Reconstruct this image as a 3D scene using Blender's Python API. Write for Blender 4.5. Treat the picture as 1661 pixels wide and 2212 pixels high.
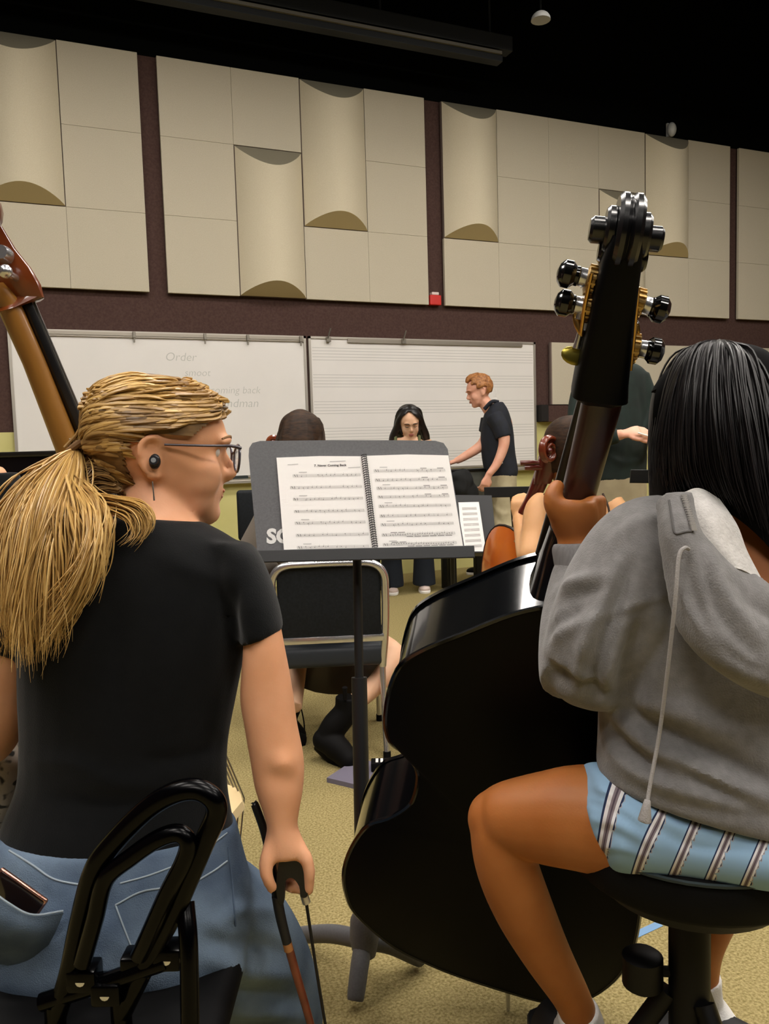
import bpy, bmesh, math, random
import numpy as np
from mathutils import Vector, Matrix
random.seed(7); rng = np.random.default_rng(7)
scene = bpy.context.scene
for o in list(bpy.data.objects): bpy.data.objects.remove(o)
COL = scene.collection

# ------------------------------------------------------------------ camera, world, exposure
F = 1750.0; CAMH = 1.25
_p = math.radians(4.78); _r = math.radians(-1.697)
FW = np.array([0, math.cos(_p), -math.sin(_p)]); _up = np.array([0, math.sin(_p), math.cos(_p)]); _rt = np.array([1.0, 0, 0])
RT = math.cos(_r)*_rt + math.sin(_r)*_up; UP = -math.sin(_r)*_rt + math.cos(_r)*_up
PSI = math.radians(23.434); WD = 7.038      # the wall in front lies square to the axes, the camera looks to the right of its normal
_rot = np.array([[math.cos(PSI), math.sin(PSI), 0], [-math.sin(PSI), math.cos(PSI), 0], [0, 0, 1.0]])
RT, UP, FW = _rot@RT, _rot@UP, _rot@FW
CP = np.array([0, 0, CAMH])
cam = bpy.data.cameras.new('camera'); camo = bpy.data.objects.new('camera', cam); COL.objects.link(camo)
cam.sensor_fit = 'VERTICAL'; cam.sensor_height = 24.0; cam.lens = 24.0*F/2212.0; cam.clip_start = .05
camo.matrix_world = Matrix(((RT[0], UP[0], -FW[0], 0), (RT[1], UP[1], -FW[1], 0), (RT[2], UP[2], -FW[2], CAMH), (0, 0, 0, 1)))
scene.camera = camo
world = bpy.data.worlds.new('world'); scene.world = world; world.use_nodes = True
world.node_tree.nodes['Background'].inputs[0].default_value = (1, .95, .88, 1)
world.node_tree.nodes['Background'].inputs[1].default_value = .02
vs = scene.view_settings; vs.view_transform = 'Standard'; vs.look = 'None'; vs.gamma = 1; vs.use_curve_mapping = False
vs.exposure = 0.0
LAMP_STRENGTH = 29.0
EX = np.array([1.0, 0, 0]); EN = np.array([0, 1.0, 0]); EZ = np.array([0, 0, 1.0])
DH = CAMH - 1.2

# ------------------------------------------------------------------ geometry helpers
def P(x, y, d): return CP + d*((x-830.5)/F*RT - (y-1106.0)/F*UP + FW)
def ray(x, y): return (x-830.5)/F*RT - (y-1106.0)/F*UP + FW
def FL(x, y, z=0.0):
    r = ray(x, y); return CP + r*((z-CAMH)/r[2])
def WP(x, z, off=0.0): return x*EX + (WD-off)*EN + np.array([0, 0, z])
def WPX(x, y, off=0.0):
    r = ray(x, y); return CP + r*((WD-off)/(r@EN))
def nrm(v): v = np.asarray(v, float); return v/(np.linalg.norm(v)+1e-12)
def sm(n, d): return n*d/F
def cr(pts, n):
    """Catmull-Rom resample of k points (any dimension) to n points"""
    p = np.asarray(pts, float); k = len(p)
    if k == 2:
        t = np.linspace(0, 1, n)[:, None]; return p[0]*(1-t)+p[1]*t
    e = np.vstack([2*p[0]-p[1], p, 2*p[-1]-p[-2]])
    t = np.linspace(0, k-1-1e-9, n); i = t.astype(int); f = (t-i)[:, None]
    a, b, c, d = e[i], e[i+1], e[i+2], e[i+3]
    return .5*((2*b)+(c-a)*f+(2*a-5*b+4*c-d)*f**2+(3*b-a-3*c+d)*f**3)
def crc(pts, n):
    p = np.asarray(pts, float); k = len(p)
    t = np.linspace(0, k, n, endpoint=False); i = t.astype(int); f = (t-i)[:, None]
    a, b, c, d = p[(i-1) % k], p[i % k], p[(i+1) % k], p[(i+2) % k]
    return .5*((2*b)+(c-a)*f+(2*a-5*b+4*c-d)*f**2+(3*b-a-3*c+d)*f**3)
class G:
    """a bag of verts / faces"""
    def __init__(s): s.v = []; s.f = []; s.n = 0
    def add(s, v, f):
        v = np.asarray(v, float).reshape(-1, 3); s.v.append(v); s.f += [tuple(int(q)+s.n for q in g) for g in f]; s.n += len(v); return s
    def put(s, o): return s.add(*o)
    def get(s): return (np.vstack(s.v), s.f)
def join(*ms):
    g = G()
    for m in ms: g.add(*m)
    return g.get()
def loft(rings, cap=True, closed=False):
    R = np.asarray(rings, float); m, n = R.shape[:2]; f = []
    for i in range(m if closed else m-1):
        a = i*n; b = ((i+1) % m)*n
        for j in range(n):
            k = (j+1) % n; f.append((a+j, a+k, b+k, b+j))
    v = R.reshape(-1, 3)
    if cap and not closed:
        f.append(tuple(range(n-1, -1, -1))); f.append(tuple((m-1)*n+j for j in range(n)))
    return v, f
def ring(c, a, b, n=16, e=2.0, ph=0.0):
    t = np.linspace(0, 2*np.pi, n, endpoint=False)+ph
    ct, st = np.cos(t), np.sin(t)
    if e != 2.0:
        ct = np.sign(ct)*np.abs(ct)**(2/e); st = np.sign(st)*np.abs(st)**(2/e)
    return np.asarray(c)+ct[:, None]*np.asarray(a)+st[:, None]*np.asarray(b)
def tube(pts, r, n=10, k=None, ref=None, flat=1.0, cap=True, closed=False):
    """tube through pts; r scalar or list of radii; flat = ratio of the second axis"""
    pts = np.asarray(pts, float); r = np.broadcast_to(np.asarray(r, float), (len(pts),))
    if k:
        if closed: q = crc(np.hstack([pts, r[:, None]]), k)
        else: q = cr(np.hstack([pts, r[:, None]]), k)
        pts, r = q[:, :3], np.maximum(q[:, 3], 1e-5)
    m = len(pts)
    if closed: T = np.roll(pts, -1, 0)-np.roll(pts, 1, 0)
    else: T = np.gradient(pts, axis=0)
    T /= np.linalg.norm(T, axis=1)[:, None]+1e-12
    u = nrm(ref) if ref is not None else (np.array([0, 0, 1.0]) if abs(T[0][2]) < .9 else np.array([1.0, 0, 0]))
    R = []
    for i in range(m):
        u2 = u-T[i]*(u@T[i])
        if np.linalg.norm(u2) < 1e-4: u2 = np.cross(T[i], [.3, .5, .8])
        u2 = nrm(u2); w = np.cross(T[i], u2)
        R.append(ring(pts[i], u2*r[i], w*r[i]*flat, n))
        if ref is None: u = u2
    return loft(R, cap, closed)
def ball(c, rx, ry=None, rz=None, A=None, n=16, m=10):
    ry = rx if ry is None else ry; rz = rx if rz is None else rz
    A = np.eye(3) if A is None else np.asarray(A, float)   # rows: axes
    R = []
    for i in range(m+1):
        ph = -np.pi/2+np.pi*(i+.0)/m; ph = max(min(ph, np.pi/2-.02), -np.pi/2+.02)
        R.append(ring(np.asarray(c)+A[2]*rz*np.sin(ph), A[0]*rx*np.cos(ph), A[1]*ry*np.cos(ph), n))
    return loft(R)
def box(c, hx, hy, hz, A=None):
    A = np.eye(3) if A is None else np.asarray(A, float)
    v = [np.asarray(c)+A[0]*hx*sx+A[1]*hy*sy+A[2]*hz*sz for sz in (-1, 1) for sy in (-1, 1) for sx in (-1, 1)]
    return np.array(v), [(0, 2, 3, 1), (4, 5, 7, 6), (0, 1, 5, 4), (2, 6, 7, 3), (0, 4, 6, 2), (1, 3, 7, 5)]
def rbox(c, hx, hy, hz, A=None, b=.004, seg=2):
    """bevelled box"""
    v, f = box((0, 0, 0), hx, hy, hz); bm = bmesh.new()
    vs_ = [bm.verts.new(q) for q in v]
    for g in f: bm.faces.new([vs_[i] for i in g])
    bmesh.ops.bevel(bm, geom=bm.edges[:], offset=min(b, .95*min(hx, hy, hz)), segments=seg, profile=.5, affect='EDGES')
    bm.verts.ensure_lookup_table(); bm.verts.index_update()
    A = np.eye(3) if A is None else np.asarray(A, float)
    V = np.array([np.asarray(c)+A[0]*q.co.x+A[1]*q.co.y+A[2]*q.co.z for q in bm.verts]); Fc = [tuple(q.index for q in g.verts) for g in bm.faces]
    bm.free(); return V, Fc
def prism(poly, off):
    """closed polygon of 3D points pushed by the vector off"""
    p = np.asarray(poly, float); n = len(p); q = p+np.asarray(off)
    f = [tuple(range(n-1, -1, -1)), tuple(n+i for i in range(n))]+[(i, (i+1) % n, n+(i+1) % n, n+i) for i in range(n)]
    return np.vstack([p, q]), f
def sheet(rows, nu=24, nv=24, th=.004, wob=0, side=None):
    """rows: grid of 3D control points -> smooth sheet with thickness"""
    Rw = np.asarray(rows, float)
    A = np.array([cr(r, nu) for r in Rw]); B = np.array([cr(A[:, j], nv) for j in range(nu)]).transpose(1, 0, 2)
    du = np.gradient(B, axis=1); dv = np.gradient(B, axis=0); N = np.cross(du, dv); N /= np.linalg.norm(N, axis=2)[..., None]+1e-12
    if wob: B = B+N*wob
    C = B-N*th; m, n = B.shape[:2]
    v = np.vstack([B.reshape(-1, 3), C.reshape(-1, 3)]); o = m*n; f = []
    for i in range(m-1):
        for j in range(n-1):
            a = i*n+j; f.append((a, a+1, a+n+1, a+n)); f.append((o+a, o+a+n, o+a+n+1, o+a+1))
    for j in range(n-1):
        f.append((j, o+j, o+j+1, j+1)); a = (m-1)*n+j; f.append((a, a+1, o+a+1, o+a))
    for i in range(m-1):
        a = i*n; f.append((a, a+n, o+a+n, o+a)); a = i*n+n-1; f.append((a, o+a, o+a+n, a+n))
    return v, f
def sil(rows, n=28, k=None, e=2.0, sc=1.0):
    """rows of (xl, yl, xr, yr, d, half_depth): an oval trunk whose outline passes those pixels at depth d"""
    r = np.asarray(rows, float)
    if k: r = cr(r, k)
    R = []
    for xl, yl, xr, yr, d, hd in r:
        a, b = P(xl, yl, d), P(xr, yr, d); h = (b-a)/2*sc; c = (a+b)/2
        w = FW-nrm(h)*(FW@nrm(h)); R.append(ring(c, h, nrm(w)*hd*sc, n, e))
    return loft(R)
def proj(v):
    q = np.asarray(v)-CP; z = q@FW
    return np.stack([830.5+F*(q@RT)/z, 1106-F*(q@UP)/z, z], -1)

# ------------------------------------------------------------------ objects
def link(o): COL.objects.link(o); return o
def mesh(name, m, mat=None, smooth=True):
    v, f = m
    me = bpy.data.meshes.new(name); me.from_pydata([tuple(q) for q in np.asarray(v)], [], f)
    if mat: me.materials.append(mat)
    if smooth and len(me.polygons): me.polygons.foreach_set('use_smooth', [True]*len(me.polygons))
    me.update(); return me
def fixn(me):
    bm = bmesh.new(); bm.from_mesh(me); bmesh.ops.recalc_face_normals(bm, faces=bm.faces); bm.to_mesh(me); bm.free()
def sharp(o, ang=35):
    try: o.data.set_sharp_from_angle(angle=math.radians(ang))
    except Exception: pass
def thing(name, label, cat, loc=(0, 0, 0), group=None):
    o = bpy.data.objects.new(name, None); link(o); o.location = tuple(float(q) for q in loc); o.empty_display_size = .05
    o['label'] = label; o['category'] = cat
    if group: o['group'] = group
    return o
def root_loc(p):
    l = np.zeros(3)
    while p is not None: l += np.array(p.location); p = p.parent
    return l
def part(name, m, mat, parent=None, smooth=True, ang=40, label=None, fix=True, attr=None, kind=None):
    if isinstance(m, bpy.types.Mesh):
        me = m; me.materials.clear(); me.materials.append(mat); me.name = name
    else: me = mesh(name, m, mat, smooth)
    if attr is not None:
        for k, a in attr.items():
            at = me.attributes.new(k, 'FLOAT', 'POINT'); at.data.foreach_set('value', np.asarray(a, dtype=np.float32))
    if fix: fixn(me)
    o = bpy.data.objects.new(name, me); link(o)
    if parent is not None:
        l = root_loc(parent); me.transform(Matrix.Translation(-Vector(l))); o.parent = parent
    else:
        # base of the object becomes its origin
        co = np.array([q.co for q in me.vertices]); b = np.array([(co[:, 0].min()+co[:, 0].max())/2, (co[:, 1].min()+co[:, 1].max())/2, co[:, 2].min()])
        me.transform(Matrix.Translation(-Vector(b))); o.location = tuple(b)
    if smooth: sharp(o, ang)
    if label: o['label'] = label
    if kind: o['kind'] = kind
    return o
def single(name, m, mat, label, cat, group=None, **k):
    o = part(name, m, mat, None, **k); o['label'] = label; o['category'] = cat
    if group: o['group'] = group
    return o
def struct(name, m, mat, smooth=False, parent=None):
    o = part(name, m, mat, parent, smooth=smooth)
    if parent is None: o['kind'] = 'structure'
    return o
def lap(a, ed, it, f=.5):
    n = len(a); a = a.copy(); i = np.concatenate([ed[:, 0], ed[:, 1]]); j = np.concatenate([ed[:, 1], ed[:, 0]]); c = np.maximum(np.bincount(i, minlength=n), 1)
    for _ in range(it):
        m = np.stack([np.bincount(i, weights=a[j, q], minlength=n)/c for q in range(3)], -1); a = a*(1-f)+m*f
    return a
def union(ms, vox=.005, it=4, fac=.5, sculpt=None, post=3):
    """one continuous skin around overlapping closed meshes"""
    me = mesh('tmp', join(*ms), None, False); fixn(me)
    o = bpy.data.objects.new('tmp', me); link(o)
    r = o.modifiers.new('r', 'REMESH'); r.mode = 'VOXEL'; r.voxel_size = vox; r.use_smooth_shade = True
    if it:
        s = o.modifiers.new('s', 'SMOOTH'); s.factor = fac; s.iterations = it
    dg = bpy.context.evaluated_depsgraph_get(); dg.update()
    out = bpy.data.meshes.new_from_object(o.evaluated_get(dg))
    bpy.data.objects.remove(o); bpy.data.meshes.remove(me)
    if sculpt is not None:
        n = len(out.vertices); co = np.empty(n*3); out.vertices.foreach_get('co', co); co = co.reshape(-1, 3)
        no = np.empty(n*3); out.vertices.foreach_get('normal', no); no = no.reshape(-1, 3)
        ed = np.empty(len(out.edges)*2, dtype=np.int32); out.edges.foreach_get('vertices', ed); ed = ed.reshape(-1, 2)
        no = lap(no, ed, 4); no /= np.linalg.norm(no, axis=1)[:, None]+1e-9
        co = sculpt(co, no); co = lap(co, ed, post); out.vertices.foreach_set('co', co.ravel()); out.update()
    out.polygons.foreach_set('use_smooth', [True]*len(out.polygons))
    return out
def verts_of(me):
    co = np.empty(len(me.vertices)*3); me.vertices.foreach_get('co', co); return co.reshape(-1, 3)
def seg_dist(p, line):
    """2D distance of points p to a polyline and the parameter along it"""
    best = np.full(len(p), 1e9); par = np.zeros(len(p)); L = np.asarray(line, float); m = len(L)-1
    for i in range(m):
        a, b = L[i], L[i+1]; ab = b-a; t = np.clip(((p-a)@ab)/(ab@ab+1e-9), 0, 1)
        d = np.linalg.norm(p-(a+t[:, None]*ab), axis=1); w = d < best; best[w] = d[w]; par[w] = (i+t[w])/m
    return best, par
def folds(lines, side=True):
    """sculptor: lines = [(polyline in pixels, width px, height m)] raised (or cut) into the cloth seen from the front of the fold"""
    def fn(co, no):
        pr = proj(co); vis = np.clip(-(no@FW)*2.5, 0, 1); out = co.copy()
        for ln, w, h in lines:
            q = cr(np.asarray(ln, float), 14); d, t = seg_dist(pr[:, :2], q)
            out += no*(h*np.exp(-(d/w)**2)*np.sin(np.pi*np.clip(t*.9+.05, 0, 1))**.6*vis)[:, None]
        return out
    return fn
def noise3(co, sc, seed=0):
    """cheap smooth noise"""
    r = np.random.default_rng(seed); out = np.zeros(len(co))
    for i in range(6):
        k = r.normal(size=3)*sc*(1+.3*i); out += np.sin(co@k+r.uniform(0, 6.28))/(1+.3*i)
    return out/3

# ------------------------------------------------------------------ materials
def lin(c):
    if isinstance(c, str): c = [int(c[i:i+2], 16) for i in (0, 2, 4)]
    return tuple(((q/255)/12.92 if q/255 <= .04045 else ((q/255+.055)/1.055)**2.4) for q in c)+(1.0,)
MATS = {}
def mat(name, col, rough=.6, metal=0.0, col2=None, scale=20.0, detail=3.0, bump=0.0, bscale=None, spec=.5, coat=0.0, sheen=0.0, alpha=1.0, trans=0.0, emit=None, estr=0.0, stretch=None, sub=0.0, lo=.35, hi=.65):
    if name in MATS: return MATS[name]
    m = bpy.data.materials.new(name); m.use_nodes = True; nt = m.node_tree; b = nt.nodes['Principled BSDF']
    b.inputs['Base Color'].default_value = lin(col); b.inputs['Roughness'].default_value = rough; b.inputs['Metallic'].default_value = metal
    b.inputs['Specular IOR Level'].default_value = spec; b.inputs['Coat Weight'].default_value = coat; b.inputs['Coat Roughness'].default_value = .08
    b.inputs['Sheen Weight'].default_value = sheen; b.inputs['Alpha'].default_value = alpha; b.inputs['Transmission Weight'].default_value = trans
    if sub:
        b.inputs['Subsurface Weight'].default_value = sub; b.inputs['Subsurface Radius'].default_value = (.012, .005, .003); b.inputs['Subsurface Scale'].default_value = .5
    if emit is not None:
        b.inputs['Emission Color'].default_value = lin(emit); b.inputs['Emission Strength'].default_value = estr
    if col2 is not None or bump:
        tc = nt.nodes.new('ShaderNodeTexCoord'); src = tc.outputs['Object']
        if stretch:
            mp = nt.nodes.new('ShaderNodeMapping'); mp.inputs['Scale'].default_value = stretch; nt.links.new(src, mp.inputs['Vector']); src = mp.outputs['Vector']
        nz = nt.nodes.new('ShaderNodeTexNoise'); nz.inputs['Scale'].default_value = scale; nz.inputs['Detail'].default_value = detail; nt.links.new(src, nz.inputs['Vector'])
        if col2 is not None:
            rp = nt.nodes.new('ShaderNodeValToRGB'); rp.color_ramp.elements[0].color = lin(col); rp.color_ramp.elements[1].color = lin(col2)
            rp.color_ramp.elements[0].position = lo; rp.color_ramp.elements[1].position = hi
            nt.links.new(nz.outputs['Fac'], rp.inputs['Fac']); nt.links.new(rp.outputs['Color'], b.inputs['Base Color'])
        if bump:
            nb = nz
            if bscale:
                nb = nt.nodes.new('ShaderNodeTexNoise'); nb.inputs['Scale'].default_value = bscale; nb.inputs['Detail'].default_value = 2; nt.links.new(src, nb.inputs['Vector'])
            bp_ = nt.nodes.new('ShaderNodeBump'); bp_.inputs['Strength'].default_value = bump; bp_.inputs['Distance'].default_value = .003
            nt.links.new(nb.outputs['Fac'], bp_.inputs['Height']); nt.links.new(bp_.outputs['Normal'], b.inputs['Normal'])
    MATS[name] = m; return m
def mat_attr(name, stops, attr, rough=.5, interp='LINEAR', **k):
    """colour ramp driven by a float attribute on the mesh"""
    m = mat(name, stops[0][1], rough, **k); nt = m.node_tree; b = nt.nodes['Principled BSDF']
    a = nt.nodes.new('ShaderNodeAttribute'); a.attribute_name = attr; rp = nt.nodes.new('ShaderNodeValToRGB'); rp.color_ramp.interpolation = interp
    el = rp.color_ramp.elements
    el[0].position = stops[0][0]; el[0].color = lin(stops[0][1]); el[1].position = stops[1][0]; el[1].color = lin(stops[1][1])
    for p_, c_ in stops[2:]:
        e = el.new(p_); e.color = lin(c_)
    nt.links.new(a.outputs['Fac'], rp.inputs['Fac']); nt.links.new(rp.outputs['Color'], b.inputs['Base Color']); return m
# ------------------------------------------------------------------ the room
m_carpet = mat('carpet', '74683f', .97, col2='b0a071', scale=150, detail=8, bump=1.0, bscale=300, spec=.05, lo=.3, hi=.7)
m_brown = mat('brown_wall', '46332f', .9, col2='4f3c36', scale=60, bump=.25, bscale=300, spec=.15)
m_yellow = mat('yellow_wall', 'c3bd7c', .8, col2='cbc486', scale=3, spec=.2)
m_black = mat('black_paint', '060706', .95, spec=.05)
m_panel = mat('panel_fabric', 'b9b19c', .95, col2='c2baa6', scale=180, bump=.25, bscale=500, spec=.1)
m_diff = mat('diffuser_fabric', 'c6bca2', .95, col2='cdc4ac', scale=180, bump=.25, bscale=500, spec=.1)
m_capt = mat('diffuser_end_shaded', '7d7765', .95, spec=.1)  # upper ends darker than the fabric: shade put into the colour
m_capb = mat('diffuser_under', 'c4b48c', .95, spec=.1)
m_edge = mat('panel_edge', '74655e', .9, spec=.1)
def wbox(x0, x1, z0, z1, o0, o1, b=0):
    c = WP((x0+x1)/2, (z0+z1)/2, (o0+o1)/2); A = np.array([EX, EN, EZ])
    if b: return rbox(c, (x1-x0)/2, abs(o1-o0)/2, (z1-z0)/2, A, b)
    return box(c, (x1-x0)/2, abs(o1-o0)/2, (z1-z0)/2, A)
ZB = 1.38+DH; ZT = 4.40+DH; CEIL = 6.2
XL, XR, BK = -5.0, 9.5, -4.0     # room limits along the wall, and behind the camera
def slab(xa, xb, na, nb, z0, z1):
    c = EX*(xa+xb)/2+EN*(na+nb)/2+np.array([0, 0, (z0+z1)/2]); return box(c, (xb-xa)/2, (nb-na)/2, (z1-z0)/2, np.array([EX, EN, EZ]))
struct('floor', slab(XL-.1, XR+.1, BK-.1, WD+.1, -.1, 0), m_carpet)
struct('ceiling', slab(XL-.1, XR+.1, BK-.1, WD+.1, CEIL, CEIL+.1), m_black)
wb = struct('wall_back', slab(XL, XR, WD, WD+.12, ZB, ZT), m_brown)
struct('wall_back_dado', slab(XL, XR, WD, WD+.12, 0, ZB), m_yellow, parent=wb)
struct('wall_back_black_band', slab(XL, XR, WD, WD+.12, ZT, CEIL), m_black, parent=wb)
struct('wall_left', slab(XL-.12, XL, BK, WD, 0, CEIL), m_brown)
struct('wall_right', slab(XR, XR+.12, BK, WD, 0, CEIL), m_brown)
struct('wall_rear', slab(XL, XR, BK-.12, BK, 0, CEIL), m_black)
t1 = struct('trim_1', wbox(4.79, XR, ZB-.0, ZB+.165, 0, .09), m_brown)
struct('trim_end', wbox(4.78, 4.86, ZB+.005, ZB+.172, .002, .1), mat('trim_black', '17120f', .9), parent=t1)  # black left end of the brown trim

# cream acoustic panels: flat tiles and bowed diffusers with chamfered ends
ZR = [2.505+DH, 3.135+DH, 3.765+DH, 4.395+DH]; TH = .055
def barrel(x0, x1, z0, z1, bow=.17):
    n = 18; t = np.linspace(0, 1, n); X = x0+(x1-x0)*t; o = TH+.004+bow*np.sin(np.pi*t)**.85
    dt = (o-TH)*1.05; db = (o-TH)*.62
    top = [WP(a, z1-c, b) for a, b, c in zip(X, o, dt)]; bot = [WP(a, z0+c, b) for a, b, c in zip(X, o, db)]
    v = np.array(bot+top); f = [(i, i+1, n+i+1, n+i) for i in range(n-1)]
    body = (v, f)
    wt = [WP(a, z1, TH) for a in X]; wo = [WP(a, z0, TH) for a in X]
    ct = (np.array(top+wt), [(i, i+1, n+i+1, n+i) for i in range(n-1)]); cb = (np.array(wo+bot), [(i, i+1, n+i+1, n+i) for i in range(n-1)])
    return body, ct, cb
def section(label, cols, diffs):
    """cols: column edges; diffs: {column: (row0, row1)}"""
    L = WP((cols[0]+cols[-1])/2, ZR[0], 0); t = thing('acoustic_panel', label, 'wall panel', L, 'cream acoustic panels on the brown wall')
    part('backing', wbox(cols[0]+.004, cols[-1]-.004, ZR[0]+.004, ZR[3]-.004, .0225, TH-.012), m_edge, t, smooth=False)
    for i in range(len(cols)-1):
        x0, x1 = cols[i], cols[i+1]; taken = diffs.get(i, (9, 9))
        for r in range(3):
            if taken[0] <= r < taken[1]: continue
            part('tile', wbox(x0+.0008, x1-.0008, ZR[r]+.0008, ZR[r+1]-.0008, .0225, TH, b=.002), m_panel, t, smooth=False)
        if taken[0] < 9:
            b, ct, cb = barrel(x0+.006, x1-.006, ZR[taken[0]]+.006, ZR[taken[1]]-.006)
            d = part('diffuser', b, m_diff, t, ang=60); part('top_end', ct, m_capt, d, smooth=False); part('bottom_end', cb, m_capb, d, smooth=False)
    return t
section('cream acoustic panel section at the far left with one tall bowed diffuser', [-.84, -.23, .375, .98], {1: (1, 3)})
section('wide cream acoustic panel section above the whiteboards with two stepped bowed diffusers', [1.13, 1.735, 2.335, 2.945, 3.55], {1: (0, 2), 2: (1, 3)})
section('cream acoustic panel section right of the red fire strobe with three bowed diffusers', [3.725, 4.33, 4.93, 5.545, 6.15, 6.75, 7.36], {0: (1, 3), 3: (0, 2), 4: (1, 3)})
section('flat cream acoustic panel section at the far right edge', [7.495, 8.10, 8.71], {})
t = thing('acoustic_panel', 'small low cream acoustic panel to the right of the whiteboards', 'wall panel', WP(5.9, 1.55+DH, 0))
part('tile', wbox(4.94, 8.7, 1.555+DH, 2.185+DH, .0225, TH, b=.002), m_panel, t, smooth=False)
part('edge_strip', wbox(4.925, 4.94, 1.555+DH, 2.185+DH, .0225, TH-.002), m_edge, t, smooth=False)

# whiteboards
m_white = mat('whiteboard', 'dedbd6', .28, col2='e2dfda', scale=2, spec=.4)
m_alu = mat('aluminium', 'b9b3a8', .4, .75)
m_ink = mat('faint_marker', 'bcbdb6', .8); m_staff = mat('staff_line', 'a9a9a4', .8)
ZW0, ZW1 = .945+DH, 2.185+DH
def text(body, size, at, ax, ay, m_, parent, name='lettering', bold=0.0, shear=0.0, depth=.0003, align='LEFT', sx=1.0):
    cu = bpy.data.curves.new('t', 'FONT'); cu.body = body; cu.size = size; cu.extrude = depth; cu.offset = bold; cu.shear = shear; cu.align_x = align; cu.resolution_u = 3
    o = bpy.data.objects.new('t', cu); link(o); dg = bpy.context.evaluated_depsgraph_get(); dg.update()
    me = bpy.data.meshes.new_from_object(o.evaluated_get(dg)); bpy.data.objects.remove(o)
    co = verts_of(me); az = np.cross(ax, ay); w = np.asarray(at)+co[:, :1]*sx*ax+co[:, 1:2]*ay+co[:, 2:3]*az
    f = [tuple(p.vertices) for p in me.polygons]; bpy.data.meshes.remove(me)
    return part(name, (w, f), m_, parent, smooth=False)
def board(x0, x1, label):
    t = thing('whiteboard', label, 'whiteboard', WP((x0+x1)/2, ZW0, 0))
    part('writing_surface', wbox(x0+.02, x1-.02, ZW0+.02, ZW1-.02, .004, .02), m_white, t, smooth=False)
    for a in (wbox(x0, x0+.022, ZW0, ZW1, 0, .03), wbox(x1-.022, x1, ZW0, ZW1, 0, .03), wbox(x0, x1, ZW0, ZW0+.02, 0, .03), wbox(x0, x1, ZW1-.02, ZW1, 0, .03)):
        part('frame', a, m_alu, t, smooth=False)
    part('tray', wbox(x0, x1, ZW0-.05, ZW0-.02, 0, .075, b=.004), m_alu, t, smooth=False)
    part('tray_lip', wbox(x0, x1, ZW0-.02, ZW0-.008, .066, .075), m_alu, t, smooth=False)
    return t
wb1 = board(-.107, 2.322, 'plain whiteboard with faint green handwriting, left of the pair')
part('map_rail', join(wbox(-.07, 2.30, ZW1-.052, ZW1-.012, .02, .034), wbox(-.07, 2.30, ZW1-.038, ZW1-.03, .03, .04)), mat('rail_metal', 'a79f92', .35, .8), wb1, smooth=False)
for x in (.84, 1.42, 1.79, 2.27):
    part('rail_hook', join(wbox(x-.012, x+.012, ZW1-.055, ZW1-.004, .03, .055, b=.003), wbox(x-.005, x+.005, ZW1-.09, ZW1-.05, .035, .05)), mat('hook_metal', '8d877c', .35, .8), wb1, smooth=False)
for body, px, py, sz in (('Order', 356, 779, .10), ('smoot', 398, 812, .085), ('n coming back', 436, 850, .088), ('Sandman', 466, 880, .105)):
    a = WPX(px, py, .021); text(body, sz, a, EX, EZ, m_ink, wb1, 'handwriting', bold=-.0012, shear=.2)
wb2 = board(2.345, 4.76, 'music whiteboard printed with five-line staves, right of the pair')
part('map_rail', wbox(2.72, 4.6, ZW1-.05, ZW1-.012, .02, .036), MATS['rail_metal'], wb2, smooth=False)
for x in (2.53, 3.28):
    part('rail_hook', join(wbox(x-.02, x+.02, ZW1-.05, ZW1-.005, .03, .06, b=.003), tube([WP(x-.01, ZW1-.02, .06), WP(x+.015, ZW1+.07, .07)], .007, 6)), MATS['hook_metal'], wb2, smooth=False)
for k in range(5):
    zt = 2.085+DH-.2418*k
    for j in range(5):
        z = zt-j*.027
        if z < ZW0+.05: continue
        part('staff_line', wbox(2.38, 4.73, z-.0016, z+.0016, .02, .0206), m_staff, wb2, smooth=False)
a = WPX(520, 1030, .05)
single('board_eraser', wbox(a@EX-.065, a@EX+.065, ZW0-.0195, ZW0+.018, .022, .062, b=.006), mat('eraser', '2b322f', .9), 'black felt eraser lying on the whiteboard tray', 'eraser', smooth=False)

# fire strobe, wall dome, ceiling dome and the dark duct near the ceiling
t = thing('fire_strobe', 'small red fire alarm strobe on the brown strip between panels', 'fire alarm', WP(3.62, 2.50+DH, 0))
part('housing', wbox(3.562, 3.682, 2.505+DH, 2.60+DH, 0, .06, b=.008), mat('alarm_red', 'c3241b', .35), t, smooth=False)
part('lens', wbox(3.585, 3.66, 2.60+DH, 2.628+DH, .0, .055, b=.006), mat('alarm_lens', 'd9c9c2', .2), t, smooth=False)
t = thing('wall_sensor', 'white rounded wall sensor just above the cream panel at right', 'sensor', WP(6.52, 4.40+DH, 0))
part('shell', ball(WP(6.52, 4.475+DH, .05), .05, .05, .075, np.array([EX, EN, EZ])), mat('white_plastic', 'c9cbc8', .4), t)
part('bracket', wbox(6.49, 6.55, 4.41+DH, 4.55+DH, 0, .02), MATS['white_plastic'], t, smooth=False)
t = thing('ceiling_dome', 'small pale dome fixture high in the black ceiling', 'dome', P(1168, 47, 6.2))
c = P(1168, 44, 6.2)
v, f = ball(c, .075, .075, .065); v = v.copy(); v[:, 2] = np.maximum(v[:, 2], c[2]-.002)
part('dome', (v, f), mat('dome_white', '8a8986', .4), t); part('stem', tube([c+[0, 0, .06], np.array([c[0], c[1], CEIL])], .008, 8), m_black, t)
m_duct = mat('duct_grey', '1e2124', .6, .2); m_ductl = mat('duct_flange', '75726a', .5, .2)
OFF = .55
a, b = WPX(250, -28, OFF), WPX(1100, 110, OFF)
xa, xb = a@EX, b@EX; zc = b[2]
t = thing('ceiling_track', 'long dark grey metal track hanging under the black ceiling', 'track', WP((xa+xb)/2, zc-.1, OFF))
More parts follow.
